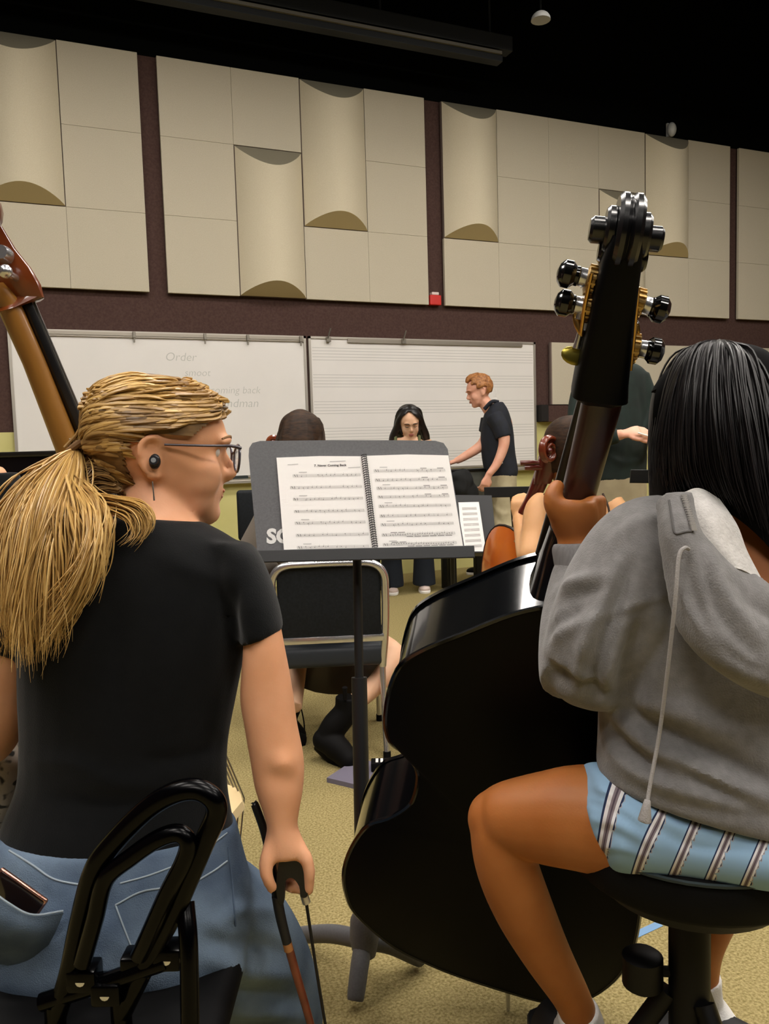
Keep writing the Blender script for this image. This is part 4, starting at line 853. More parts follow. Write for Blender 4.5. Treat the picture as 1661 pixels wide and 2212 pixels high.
# ------------------------------------------------------------------ stool under her
f0_ = nrm([FW[0], FW[1], 0])
m_vinyl = mat('black_vinyl', '040405', .7, spec=.15); m_blk = mat('black_metal', '060607', .5, spec=.3)
sc_ = P(1600, 1888, 1.02)+f0_*.17; zt = P(1600, 1888, 1.02)[2]
st = thing('stool', 'black padded stool with thick round cushion under the hoodie player', 'stool', (sc_[0], sc_[1], 0))
def lathe(c, prof, n=40): return loft([ring(np.array([c[0], c[1], z]), (r, 0, 0), (0, r, 0), n) for r, z in prof])
part('cushion', lathe(sc_, [(.165, zt-.075), (.176, zt-.065), (.18, zt-.04), (.177, zt-.012), (.165, zt), (.12, zt+.004), (.01, zt+.005)]), m_vinyl, st)
part('piping', tube([np.array([sc_[0]+.179*math.cos(a), sc_[1]+.179*math.sin(a), zt-.012]) for a in np.linspace(0, 2*np.pi, 48, endpoint=False)], .0032, 6, closed=True), mat('teal_piping', '1d2c30', .5), st)
part('seat_plate', lathe(sc_, [(.05, zt-.12), (.13, zt-.105), (.15, zt-.075), (.02, zt-.07)]), m_blk, st)
part('post', lathe(sc_, [(.03, .14), (.03, zt-.12), (.024, zt-.11)], 20), m_blk, st)
for a in (2.55, 4.65, .45):
    d_ = np.array([math.cos(a), math.sin(a), 0]); e = np.array([sc_[0], sc_[1], 0])+d_*.27
    lg = part('leg', join(tube([np.array([sc_[0], sc_[1], .42])+d_*.03, np.array([sc_[0], sc_[1], .23])+d_*.15, e+[0, 0, .012]], .016, 10, 12), tube([np.array([sc_[0], sc_[1], .16])+d_*.03, np.array([sc_[0], sc_[1], .17])+d_*.17], .010, 8)), m_blk, st)
    part('foot', ball(e+[0, 0, .016], .024, .024, .016), m_vinyl, lg)
part('foot_ring', tube([np.array([sc_[0]+.15*math.cos(a), sc_[1]+.15*math.sin(a), .235]) for a in np.linspace(0, 2*np.pi, 40, endpoint=False)], .010, 8, closed=True), m_blk, st)
kb = P(1388, 2095, 1.22); part('knob', join(lathe(kb, [(.022, kb[2]-.028), (.03, kb[2]-.022), (.03, kb[2]+.022), (.022, kb[2]+.028)], 20), tube([kb, np.array([sc_[0], sc_[1], kb[2]])], .008, 8)), m_blk, st)
# ------------------------------------------------------------------ bow in the blonde player's hand
bw = thing('bass_bow', 'bass bow with black frog held low in the blonde player\'s right hand', 'bow', P(680, 2230, 1.17))
m_stick = mat('bow_wood', '5a1d10', .3, col2='74301a', scale=20, coat=.4); m_frog = mat('frog_ebony', '08080a', .4); m_hair = mat('black_bow_hair', '14120f', .6)
part('stick', tube([P(619, 2030, 1.135), P(640, 2105, 1.145), P(662, 2180, 1.155), P(700, 2320, 1.17)], [.0062, .0060, .0056, .005], 12, 20), m_stick, bw)
part('grip_wrap', tube([P(598, 1935, 1.125), P(606, 1980, 1.13), P(620, 2036, 1.135)], [.0075, .0072, .0066], 12, 12), mat('grip_black', '0d0b0d', .6), bw)
part('winding', tube([P(618, 2028, 1.1345), P(624, 2052, 1.137)], .0066, 12), mat('tan_winding', 'a06a3a', .5), bw)
part('stick_end', tube([P(548, 1738, 1.15), P(552, 1742, 1.15), P(575, 1812, 1.145), P(598, 1935, 1.128)], [.004, .0058, .006, .0068], 12, 16), m_frog, bw)
fr = [(603, 1862), (618, 1846), (650, 1852), (662, 1880), (664, 1912), (664, 1936), (650, 1938), (646, 1915), (632, 1897), (617, 1903), (614, 1935), (612, 1952), (602, 1950), (596, 1915)]
fp = crc(np.array([P(x, y, 1.118) for x, y in fr]), 48); part('frog', prism(fp, FW*.014), m_frog, bw)
part('ferrule', tube([P(656, 1930, 1.125), P(662, 1950, 1.126)], .0058, 12, flat=1.2), mat('ferrule_silver', 'bdb7a6', .3, .7), bw)
part('bow_hair', tube([P(661, 1946, 1.126), P(681, 2080, 1.145), P(707, 2240, 1.165), P(720, 2320, 1.175)], .0022, 8, 16, flat=2.0), m_hair, bw)

# ------------------------------------------------------------------ black tubular chair the blonde player sits on
bc = thing('tube_chair', 'black tubular chair with two nested hoops behind the blonde player', 'chair', (P(230, 2100, 1.05)[0], P(230, 2100, 1.05)[1], 0))
m_tube = mat('black_enamel', '010102', .24, spec=.14)
def PD(pts): return [P(*q) for q in pts]
part('outer_hoop', tube(PD([(120, 2200, .99), (150, 2100, .98), (175, 1980, .965), (203, 1880, .95), (250, 1815, .94), (320, 1746, .93), (378, 1712, .925), (427, 1706, .925), (462, 1728, .925), (466, 1762, .93), (443, 1815, .935), (413, 1885, .945), (375, 1972, .96), (333, 2048, .975), (262, 2190, .99)]), .0125, 14, 90), m_tube, bc)
part('inner_hoop', tube(PD([(178, 2080, .965), (205, 1985, .95), (228, 1900, .94), (285, 1850, .93), (343, 1811, .925), (386, 1800, .925), (406, 1822, .925), (396, 1862, .93), (361, 1930, .94), (320, 2022, .955), (300, 2065, .965)]), .0105, 14, 70), m_tube, bc)
sc2 = P(235, 2092, 1.13); A = np.array([nrm([RT[0], RT[1], 0]), nrm([FW[0], FW[1], 0]), EZ])
part('seat', rbox(sc2-[0, 0, .012], .185, .17, .026, A, .02, 3), m_vinyl, bc)
for x, y, d in ((360, 2072, .97), (175, 2118, .97), (228, 2148, .97), (292, 2090, .975)):
    c = P(x, y, d); o = part('clamp', rbox(c+FW*.012, .018, .016, .014, A, .004), m_tube, bc); part('bolt', tube([c-FW*.004, c+FW*.012], .0058, 10), m_chrome, o)
part('strut', tube(PD([(400, 1950, .965), (408, 2060, .945), (412, 2330, .94)]), .011, 12, 12), m_tube, bc)
part('cross_bar', tube(PD([(90, 2165, .985), (230, 2120, .98), (360, 2075, .975)]), .011, 10, 10), m_tube, bc)
for x, y, d in ((120, 2200, .99), (262, 2190, .99), (430, 2150, 1.30), (60, 2150, 1.30)):
    a = P(x, y, d); out = (a-sc2); out[2] = 0; e = np.array([a[0]+out[0]*.5, a[1]+out[1]*.5, .008]); lg = part('leg', tube([a+[0, 0, .02], a, e], [.0125, .0125, .0115], 12), m_tube, bc); part('foot_cap', ball(e+[0, 0, .008], .017, .017, .015), m_vinyl, lg)
# patterned pale cloth at the left edge
def lace(): return mat('leaf_print', 'b9b0a0', .9, col2='3a3833', scale=55, detail=1, lo=.52, hi=.60, bump=.2)
single('skirt', union([sheet([[P(-60, 1600, 1.42), P(0, 1598, 1.38), P(48, 1592, 1.40)], [P(-60, 1660, 1.40), P(5, 1655, 1.36), P(60, 1650, 1.39)], [P(-60, 1720, 1.42), P(0, 1715, 1.37), P(46, 1690, 1.40)], [P(-60, 1790, 1.45), P(-10, 1780, 1.41), P(16, 1745, 1.43)]], 20, 24, .02)], .006, 2), lace(), 'pale cloth with dark leaf print peeking out left of the black t-shirt', 'cloth', fix=False)

# ------------------------------------------------------------------ music stand with the open spiral book
ms = thing('music_stand', 'grey music stand holding the open spiral book in the centre', 'music stand', FL(788, 2075))
m_desk = mat('stand_grey', '58585a', .55, col2='5f5f61', scale=200, spec=.3); m_desk2 = mat('stand_black', '121315', .5)
def dd_(y): return 1.97-(y-955)/250*.085
_a, _b, _c = P(600, 1200, dd_(1200)), P(950, 1195, dd_(1195)), P(600, 960, dd_(960))
DN = nrm(np.cross(_b-_a, _c-_a)); DN = DN if DN@FW > 0 else -DN     # away from the reader
def DP(x, y, lift=0.0):
    r = ray(x, y); return CP+r*(((_a-CP)@DN)/(r@DN))-DN*lift
dk = [(537, 985), (538, 968), (545, 957), (562, 952.5), (700, 951), (850, 951), (940, 952), (958, 957), (967, 970), (972, 1000), (1006, 1197), (780, 1203), (557, 1208)]
part('desk', prism([DP(x, y) for x, y in dk], DN*.0022), m_desk, ms, smooth=False)
lip0, lip1 = DP(560, 1206, -.002), DP(1012, 1196, -.002)
lv_ = nrm(lip1-lip0); part('ledge', rbox((lip0+lip1)/2-DN*.028-UP*.0035, np.linalg.norm(lip1-lip0)/2+.006, .032, .003, np.array([lv_, DN, np.cross(lv_, DN)]), .002), m_desk2, ms, smooth=False)
part('ledge_lip', rbox((lip0+lip1)/2-DN*.06-UP*.010, np.linalg.norm(lip1-lip0)/2+.008, .0022, .0145, np.array([lv_, DN, np.cross(lv_, DN)]), .002), m_desk2, ms, smooth=False)
pc = FL(786, 2075); pt = DP(775, 1150, -.03); 
part('head_bracket', rbox(DP(775, 1120, -.018), .04, .016, .05, np.array([lv_, DN, np.cross(lv_, DN)]), .006), m_desk2, ms)
p1 = P(770, 1130, 1.945); p2 = P(776, 1470, 1.915); p3 = P(787, 2030, 1.865)
part('upper_tube', tube([p1, p2], .0105, 14), m_desk2, ms); part('lower_tube', tube([p2+(p1-p2)*.02, p3], .0185, 16), m_desk2, ms)
part('hub', tube([p3+EZ*.07, p3+EZ*.05, p3, p3-EZ*.035], [.022, .031, .034, .026], 18), m_desk, ms)
for tip, mid in (((642, 2020), (700, 2008)), ((768, 2155), (780, 2080)), ((905, 2070), (850, 2040))):
    e = FL(*tip, .024); h = np.array(p3)+[0, 0, -.005]; mdp = h*.5+e*.5; mdp[2] = max(.045, (h[2]+e[2])/2+.012)
    lg = part('leg', tube([h, h*.7+mdp*.3+[0, 0, .004], mdp, e, e+(e-mdp)*.06], [.02, .021, .021, .019, .012], 14, 20, flat=1.0), m_desk, ms)
text('SC', .048, DP(576, 1173, .0006), lv_, np.cross(DN, lv_)*-1 if (np.cross(DN, lv_)@UP) < 0 else np.cross(DN, lv_), mat('stencil_white', 'd6d5d2', .7), ms, 'stencil_letter', bold=.0022)
bk = thing('music_book', 'open white spiral bound music book on the grey stand', 'book', DP(800, 1198))
m_paper = mat('paper', 'efece8', .8, spec=.2); m_print = mat('print_grey', '8c8a88', .9); m_printd = mat('print_dark', '4a4848', .9); m_pale = mat('print_pale', 'c2c0bd', .9)
UPD = np.cross(DN, lv_); UPD = UPD if UPD@UP > 0 else -UPD
LP = [(598, 991), (690, 987.5), (787.5, 988), (809.5, 1197), (710, 1199), (615, 1201)]; RP = [(788.5, 987), (880, 984), (968, 986), (1001, 1191), (910, 1194), (810.5, 1197)]
def page(c, lift): return part('page', prism([DP(x, y, lift) for x, y in c], DN*.004), m_paper, bk, smooth=False)
pL = page(LP, .0075); pR = page(RP, .0075)
def pageuv(c):
    tl, tr, br_, bl = np.array(c[0], float), np.array(c[2], float), np.array(c[3], float), np.array(c[5], float)
    return lambda u, v: (tl*(1-u)*(1-v)+tr*u*(1-v)+br_*u*v+bl*(1-u)*v)
for c, par, staves in ((LP, pL, [(.19, .17, .93), (.31, .13, .93), (.43, .15, .93), (.555, .15, .93), (.675, .15, .93), (.80, .15, .95), (.925, .15, .94)]), (RP, pR, [(.155, .09, .93), (.25, .09, .93), (.335, .10, .93), (.425, .10, .93), (.52, .10, .93), (.62, .10, .93), (.71, .10, .93), (.815, .10, .93), (.915, .10, .93)])):
    uv = pageuv(c); g1 = G(); g2 = G(); g3 = G(); r_ = np.random.default_rng(int(c[0][0]))
    def stroke(g, u0, v0, u1, v1, w=.0005, lift=.0081):
        a, b = DP(*uv(u0, v0), lift), DP(*uv(u1, v1), lift); n_ = nrm(np.cross(b-a, DN))*w; g.add([a-n_, b-n_, b+n_, a+n_], [(0, 1, 2, 3)])
    for si, (v, u0, u1) in enumerate(staves):
        for j in range(5): stroke(g1, u0, v+(j-2)*.0065, u1, v+(j-2)*.0065, .00022)
        stroke(g2, u0+.015, v-.012, u0+.03, v+.01, .0009); stroke(g2, u0+.045, v-.012, u0+.05, v+.012, .0008)
        nb = 4 if si % 2 else 5
        for b in range(nb+1): stroke(g3, u0+(u1-u0)*b/nb, v-.013, u0+(u1-u0)*b/nb, v+.013, .0004)
        dense = (c is RP and si > 6); beams = dense or (c is RP and si < 4)
        for k in range(26 if dense else 14):
            if not dense and r_.uniform() < .25: continue
            u = u0+.09+(u1-u0-.1)*k/(26 if dense else 14); vv_ = v+r_.uniform(-.008, .01)
            stroke(g2, u, vv_, u+.010, vv_-.002, .0011); stroke(g3, u+.010, vv_, u+.010, vv_-.022*(1 if r_.uniform() < .7 else -1), .0003)
        if beams:
            for k in range(8 if dense else 2):
                u = (u0+.1+(u1-u0-.12)*k/8) if dense else (u0+.55+.2*k); s_ = (-1 if (k < 2 or not dense) else 1); stroke(g2, u, v+s_*.022, u+.075, v+s_*.022, .0008)
        if si % 2 == 0: stroke(g3, u0+.07, v-.035, u0+.16, v-.035, .0011)
    for nme, g, m_ in (('staff_print', g1, m_pale), ('note_print', g2, m_print), ('fine_print', g3, m_pale)): part(nme, g.get(), m_, par, smooth=False, fix=False, kind='stuff')
uv = pageuv(LP)
text('7. Never Coming Back', .0075, DP(*uv(.60, .098), .0081), lv_, UPD, m_printd, pL, 'title_print', bold=.0002, depth=.0001, align='CENTER', sx=1.12)
for u, v, w in ((.12, .075, .12), (.80, .115, .14), (.60, .05, .18)):
    a, b = DP(*uv(u, v), .0081), DP(*uv(u+w, v-.004), .0081); n_ = UPD*.001; part('small_print', (np.array([a-n_, b-n_, b+n_, a+n_]), [(0, 1, 2, 3)]), m_pale, pL, smooth=False)
m_coil = mat('coil_black', '1b1b1d', .4)
cl = [DP(786, 987, .004), DP(812, 1198, .004)]
for i in range(44):
    q = cl[0]*(1-i/43)+cl[1]*(i/43); ax_ = nrm(cl[1]-cl[0]); s_ = np.cross(ax_, DN)
    part('coil_loop', tube([q+s_*.0062*math.cos(a)-DN*(.006+.0062*math.sin(a))+ax_*.0018*(a/6.28-.5) for a in np.linspace(0, 2*np.pi, 12, endpoint=False)], .0011, 5, closed=True), m_coil, bk)

# ------------------------------------------------------------------ chrome chair (one builder, several seats)
m_chairpad = mat('chair_pad', '15181b', .7, col2='1b1f23', scale=90, spec=.25, bump=.2); m_chairgrey = mat('seat_vinyl', '2b3036', .5, spec=.35)
def chair(label, base, yaw, group='chrome framed chairs of the players'):
    """base: floor point under the middle of the seat; the chair faces forward along (sin yaw, cos yaw) from the camera axis"""
    f0 = nrm([FW[0], FW[1], 0]); r0 = np.array([f0[1], -f0[0], 0]); f = f0*math.cos(yaw)+r0*math.sin(yaw); r = np.array([f[1], -f[0], 0]); A = np.array([r, f, EZ]); b = np.array([base[0], base[1], 0.0])
    t = thing('chair', label, 'chair', b, group)
    L = lambda x, y, z: b+r*x+f*y+EZ*z
    part('seat', rbox(L(0, .015, .408), .218, .205, .044, A, .024, 3), m_chairgrey, t)
    part('seat_pan', loft([ring(L(0, .02, z), r*a, f*a*.9, 24, 3) for z, a in ((.345, .10), (.36, .16), (.378, .19), (.384, .185))]), mat('seat_pan_brown', '2a231b', .6), t)
    k = [L(-.205, -.17, .36), L(-.218, -.19, .50), L(-.222, -.215, .66), L(-.216, -.228, .745), L(-.172, -.236, .788), L(-.08, -.238, .795), L(.08, -.238, .795), L(.172, -.236, .788), L(.216, -.228, .745), L(.222, -.215, .66), L(.218, -.19, .50), L(.205, -.17, .36)]
    part('back_frame', tube(k, .0155, 12, 70), m_chrome, t)
    part('backrest', rbox(L(0, -.205, .635), .203, .012, .150, np.array([r, nrm(f+EZ*.10), nrm(EZ-f*.10)]), .03, 4), m_chairpad, t)
    part('back_bar', rbox(L(0, -.200, .484), .212, .006, .014, A, .003), m_chrome, t)
    for s in (-1, 1):
        lg = part('leg', tube([L(s*.205, -.17, .37), L(s*.205, -.20, .2), L(s*.208, -.24, .008)], .0125, 10, 12), m_chrome, t); part('foot', tube([L(s*.208, -.237, .03), L(s*.208, -.241, .0)], .0155, 10), m_vinyl, lg)
        lg = part('leg', tube([L(s*.205, .17, .385), L(s*.205, .19, .2), L(s*.208, .215, .008)], .0125, 10, 12), m_chrome, t); part('foot', tube([L(s*.208, .214, .03), L(s*.208, .216, .0)], .0155, 10), m_vinyl, lg)
        part('seat_rail', tube([L(s*.205, -.17, .37), L(s*.205, .17, .385)], .010, 8), m_chrome, t)
    return t
f0 = nrm([FW[0], FW[1], 0]); r0 = np.array([f0[1], -f0[0], 0])
rear = (FL(820, 1640)+FL(608, 1652))/2
CH1 = rear+f0*.24
chair('black chair with chrome frame behind the grey music stand', CH1, math.radians(-4))
# grey end pin board and the small black pedal with white stripes on the carpet
eb = [FL(706, 1690), FL(770, 1648), FL(880, 1668), FL(840, 1722)]
single('end_pin_board', prism(eb, (0, 0, .018)), mat('board_grey', '6d6878', .8), 'flat grey board lying on the carpet below the chrome chair', 'board', smooth=False)
t = thing('pedal', 'small black floor pedal with white stripes on the grey board', 'pedal', FL(815, 1690))
c = FL(822, 1672)+[0, 0, .036]; Ap = np.array([r0, f0, EZ]); part('body', rbox(c, .035, .028, .017, Ap, .004), m_vinyl, t)
for o_ in (-.012, .006): part('stripe', box(c+r0*o_+EZ*.0178, .005, .018, .0008, Ap), m_paper, t, smooth=False)
# ------------------------------------------------------------------ people and things further back
f0 = nrm([FW[0], FW[1], 0]); r0 = np.array([f0[1], -f0[0], 0])
m_brhair = mat('brown_hair', '23170f', .65, col2='3b2819', scale=30, stretch=(1, 1, 4), bump=.4, spec=.2); m_blkhair = mat('black_hair', '0c0a0a', .4, col2='17120f', scale=40, bump=.3)
m_redhair = mat('red_hair', '7a4a22', .6, col2='a8703a', scale=60, bump=.6); m_khaki = mat('khaki', 'a39878', .9, col2='b0a585', scale=12, bump=.2)
m_taupe = mat('taupe_knit', '6b6258', .95, bump=.3, bscale=200); m_boot = mat('boot_black', '070606', .7, spec=.15); m_navy = mat('navy_polo', '0d1118', .85, col2='131824', scale=20); m_green = mat('green_shirt', '0b1814', .85, col2='11221c', scale=14); m_jeansd = mat('dark_jeans', '121a26', .9)
def shoe(toe, heel, m_, sole, parent, w=.045, h=.06):
    toe, heel = np.asarray(toe, float), np.asarray(heel, float); d = nrm(toe-heel); L_ = np.linalg.norm(toe-heel); s = nrm(np.cross(d, EZ)); u = np.cross(s, d); A = np.array([s, d, u])
    o = part('shoe', union([ball(heel+d*L_*.32+u*.045, w*.85, L_*.34, h*.75, A), ball(heel+d*L_*.7+u*.033, w, L_*.32, h*.55, A)], .008, 3), m_, parent, fix=False)
    part('sole', loft([ring(heel+d*L_*.5+u*z, s*w*1.02*k_, d*L_*.52*k_, 20, 2.6) for z, k_ in ((0, .98), (.005, 1), (.02, 1), (.024, .96))]), sole, o); return o

# seated player on the chrome chair: brown hair, taupe top, boots tucked under the seat
fp_ = thing('person', 'seated player with brown hair mostly hidden behind the grey music stand', 'person', CH1)
HF = Head(P(652, 966, 3.44), f0*.95+r0*.1-EZ*.12, EZ, 1.0)
sb = CH1+EZ*.47; sh_ = np.array(P(645, 1090, 3.44))
HF.s = 1.05; sk = HF.skin(); sk.append(tube([HF.o-EZ*.05, HF.o-EZ*.16, sh_], [.055, .055, .08], 14, 8))
sk.append(loft([ring(sb, r0*.16, f0*.12, 24), ring(sb+EZ*.2, r0*.13, f0*.1, 24), ring(sh_-EZ*.14, r0*.15, f0*.1, 24), ring(sh_-EZ*.02, r0*.13, f0*.07, 24)]))
knl = CH1+r0*-.17+f0*.40+EZ*.50; knr = CH1+r0*.10+f0*.44+EZ*.47
foot_r = FL(742, 1648); foot_l = FL(640, 1600)
ank_r = P(752, 1530, 3.22); ank_l = P(634, 1530, 3.35)
sk.append(tube([sb+r0*.05, sb+r0*.05+f0*.2, CH1+r0*.02+f0*.40+EZ*.44, CH1+r0*.08+f0*.40+EZ*.38, P(838, 1402, 3.5), P(848, 1425, 3.42), P(815, 1475, 3.33), ank_r], [.085, .075, .06, .056, .050, .048, .043, .036], 16, 40)); sk.append(tube([sb-r0*.09, knl, knl-EZ*.08, ank_l], [.085, .06, .055, .036], 16, 20))
for s in (-1, 1): sk.append(tube([sh_+r0*s*.14-EZ*.05, sh_+r0*s*(.22 if s < 0 else .16)-EZ*.27, sh_+r0*s*.12-EZ*.30+f0*.22], [.045, .04, .03], 14, 14)); sk += fist(sh_+r0*s*.12-EZ*.30+f0*.24, f0-r0*s*.4, EZ, .95, .9, -s)
part('body', union(sk, .008, 4), m_skin_light, fp_, fix=False)
part('sweater', union([loft([ring(sb-EZ*.01, r0*.185, f0*.14, 28), ring(sb+EZ*.1, r0*.175, f0*.135, 28), ring(sb+EZ*.24, r0*.165, f0*.125, 28), ring(sh_-EZ*.14, r0*.185, f0*.12, 28), ring(sh_-EZ*.03, r0*.16, f0*.09, 28), ring(sh_+EZ*.03, r0*.07, f0*.07, 28)])]+[tube([sh_+r0*s*.13-EZ*.05, sh_+r0*s*(.235 if s < 0 else .165)-EZ*.26, sh_+r0*s*.14-EZ*.30+f0*.18], [.06, .058, .045], 16, 16) for s in (-1, 1)], .009, 4), m_taupe, fp_, fix=False)
part('skirt', union([loft([ring(sb+EZ*(.02), r0*.19, f0*.15, 24), ring(sb+f0*.1-EZ*.0, r0*.22, f0*.16, 24), ring(sb+f0*.1-EZ*.05, r0*.2, f0*.15, 24)])], .01, 3), mat('dark_skirt', '221c16', .9), fp_, fix=False)
g_ = [[HF.T([.02, 0, .125]), HF.T([.01, s*.07, .10]), HF.T([-.04, s*.095, .0]), HF.T([-.07, s*.10, -.09]), HF.T([-.08, s*.09, -.2])] for s in (-1, -.5)]+[[HF.T([.0, 0, .128]), HF.T([-.07, s*.04, .10]), HF.T([-.115, s*.06, .0]), HF.T([-.115, s*.07, -.1]), HF.T([-.11, s*.07, -.22])] for s in (-.6, .6)]+[[HF.T([.02, 0, .125]), HF.T([.01, s*.07, .10]), HF.T([-.04, s*.095, .0]), HF.T([-.07, s*.10, -.09]), HF.T([-.08, s*.09, -.2])] for s in (.5, 1)]
part('hair', union([HF.shell(.016, lambda t, z: z > (.19 if abs(t) < .8 else .06), .015), sheet([cr(np.array(q), 10) for q in g_], 16, 18, .03)], .006, 2), m_brhair, fp_, fix=False)
(lv, lf), ls = locks([[HF.o+(q_-HF.o)*1.10 for q_ in g1_] for g1_ in g_], 260, .003, 14, .003, .006, 5, 31, .5); part('hair_strands', (lv, lf), mat_attr('brown_strand', [(0, '20140c'), (1, '4d3622')], 'shade', .55, spec=.2), fp_, attr={'shade': ls}, fix=False, kind='stuff')
# boots: heel raised, toe on the carpet
def boot(ank, toe_px, heel_px, d, name='boot'):
    toe, heel = FL(*toe_px, .03), P(*heel_px, d)
    u = union([tube([ank+EZ*.05+nrm(ank-heel)*.01, ank, heel*.5+ank*.5, heel*.85+ank*.15], [.048, .049, .053, .046], 18, 10), ball(heel, .047), ball(toe, .044), ball(heel*.5+toe*.5+EZ*.01, .052), tube([heel, heel*.5+toe*.5+EZ*.012, toe], [.046, .05, .043], 18, 12)], .006, 4)
    o = part(name, u, m_boot, fp_, fix=False)
    dn = nrm(np.cross(nrm(toe-heel), r0)); dn = dn if dn[2] < 0 else -dn
    part('boot_sole', tube([heel+dn*.04-nrm(toe-heel)*.02, heel*.5+toe*.5+dn*.042, toe+dn*.02+nrm(toe-heel)*.03], [.042, .046, .036], 14, 10, ref=dn, flat=.999), m_vinyl, o)
    part('pull_tab', tube([ank+EZ*.07-f0*.045, ank+EZ*.11-f0*.05, ank+EZ*.06-f0*.05], [.008, .011, .008], 8, 8), m_boot, o)
    part('lace', tube([ank+f0*.05+r0*.03, ank+f0*.06+r0*.045-EZ*.09, ank+f0*.05+r0*.05-EZ*.16], .003, 6, 8), m_boot, o); return o
boot(np.array(P(748, 1535, 3.22)), (752, 1640), (700, 1598), 3.22); boot(np.array(P(628, 1520, 3.45)), (640, 1588), (605, 1570), 3.42)
# violin-like scroll in front of that player
vs_ = thing('cello', 'cello scroll peeking over the left end of the grey music stand', 'cello', FL(600, 1500))
m_red = mat('cello_varnish', '6b2a12', .3, col2='8f4a1c', scale=10, coat=.5)
c = P(590, 958, 3.75); 
sp = [c+r0*(.028*(1-.75*t/9.5))*math.cos(t)+EZ*(.03*(1-.75*t/9.5))*math.sin(t) for t in np.linspace(0, 9.5, 40)]
part('scroll', tube(sp, np.linspace(.016, .009, 40), 8), m_red, vs_); part('neck', tube([c-EZ*.02+r0*.02, c-EZ*.2+r0*.03, c-EZ*.5+r0*.16], [.018, .02, .022], 10, 10), m_red, vs_)
bo = np.array(P(730, 1312, 3.62)); m_red = mat('cello_shaded', '1f0f08', .4, col2='2c170c', scale=10, coat=.3); cello_o = crc(np.array([(.37, 0), (.33, .12), (.25, .165), (.14, .15), (.06, .115), (-.04, .12), (-.1, .17), (-.22, .215), (-.34, .17), (-.38, 0), (-.34, -.17), (-.22, -.215), (-.1, -.17), (-.04, -.12), (.06, -.115), (.14, -.15), (.25, -.165), (.33, -.12)]), 60)  # body varnish darkened to paint in the shade below the seat
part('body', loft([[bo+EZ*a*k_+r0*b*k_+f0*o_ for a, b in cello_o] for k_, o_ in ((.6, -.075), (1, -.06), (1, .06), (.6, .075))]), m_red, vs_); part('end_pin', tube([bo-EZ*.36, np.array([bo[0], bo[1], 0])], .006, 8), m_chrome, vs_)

# second and third chrome chairs
pdc = np.array(P(585, 1112, 4.6)); hb = np.array([pdc[0], pdc[1], 0]); t = thing('high_chair', 'black padded chair back on a chrome post just left of the grey stand', 'chair', hb); Ah = np.array([r0, f0, EZ])
part('backrest', rbox(pdc, .19, .022, .145, Ah, .05, 4), m_chairpad, t)
part('seat', rbox(hb+f0*.22+EZ*.62, .2, .18, .035, Ah, .03, 3), m_chairpad, t); part('frame', tube([pdc-r0*.17+f0*.03-EZ*.05, pdc-r0*.17+f0*.03-EZ*.2, hb-r0*.17+f0*.03+EZ*.62, hb-r0*.17+f0*.2+EZ*.585], .011, 10), m_chrome, t)
for sx in (-1, 1):
    for yy in (.05, .38): part('leg', tube([hb+r0*sx*.16+f0*yy+EZ*.59, hb+r0*sx*.19+f0*(yy+(.03 if yy > .2 else -.03))], .011, 10), m_chrome, t)

m_red = MATS['cello_varnish']
# cellist at right, seen from behind
ce = thing('person', 'cellist with bare arms and thin dark straps behind the bass neck', 'person', FL(1240, 1500))
dC = 2.95; HC = Head(P(1232, 985, dC), f0*.9-r0*.35-EZ*.1, EZ, 1.0)
shc = np.array(P(1245, 1082, dC)); hpc = np.array([shc[0], shc[1], .46])+f0*.05
sk = HC.skin(); sk.append(tube([HC.o-EZ*.04, HC.o-EZ*.13, shc+EZ*.01], [.052, .052, .075], 14, 8))
sk.append(loft([ring(hpc, r0*.16, f0*.12, 24), ring(hpc+EZ*.22, r0*.12, f0*.095, 24), ring(shc-EZ*.13, r0*.135, f0*.095, 24), ring(shc-EZ*.04, r0*.14, f0*.075, 24), ring(shc+EZ*.005, r0*.09, f0*.06, 24)]))
sk.append(tube([P(1180, 1085, 2.95), P(1163, 1105, 2.93), P(1155, 1160, 2.9), P(1145, 1200, 2.86), P(1138, 1190, 2.9), P(1130, 1150, 2.98), P(1122, 1120, 3.05)], [.05, .052, .05, .043, .040, .034, .027], 16, 34))
sk += fist(P(1123, 1128, 3.05), P(1122, 1080, 3.06)-P(1123, 1128, 3.05), -f0-r0*.4, .92, 1.0, 1)
sk.append(tube([P(1318, 1088, 2.95), P(1345, 1130, 2.93), P(1360, 1220, 2.98), P(1330, 1280, 3.15)], [.048, .046, .042, .032], 16, 16)); sk += fist(P(1325, 1285, 3.17), -r0*.5+f0*.4-EZ*.2, EZ, .95, 1.0, -1)
for s in (-1, 1): sk.append(tube([hpc+r0*s*.09, hpc+r0*s*.24+f0*.36+EZ*.03, hpc+r0*s*.24+f0*.36-EZ*.03, np.array([*(hpc+r0*s*.22+f0*.34)[:2], .09])], [.085, .06, .055, .036], 16, 18))
part('body', union(sk, .0075, 4), m_skin_warm, ce, fix=False)
part('top', union([loft([ring(hpc+EZ*.0, r0*.172, f0*.132, 28), ring(hpc+EZ*.22, r0*.132, f0*.107, 28), ring(shc-EZ*.14, r0*.148, f0*.106, 28), ring(shc-EZ*.10, r0*.146, f0*.10, 28)])], .008, 3), mat('charcoal_top', '2f2f33', .9), ce, fix=False)
for x0, x1 in ((1176, 1182), (1302, 1316)): part('strap', tube([P(x0, 1066, 2.865), P((x0+x1)/2+6, 1100, 2.845), P(x1, 1142, 2.84)], .004, 6, 10), mat('strap_brown', '3a2a20', .8), ce)
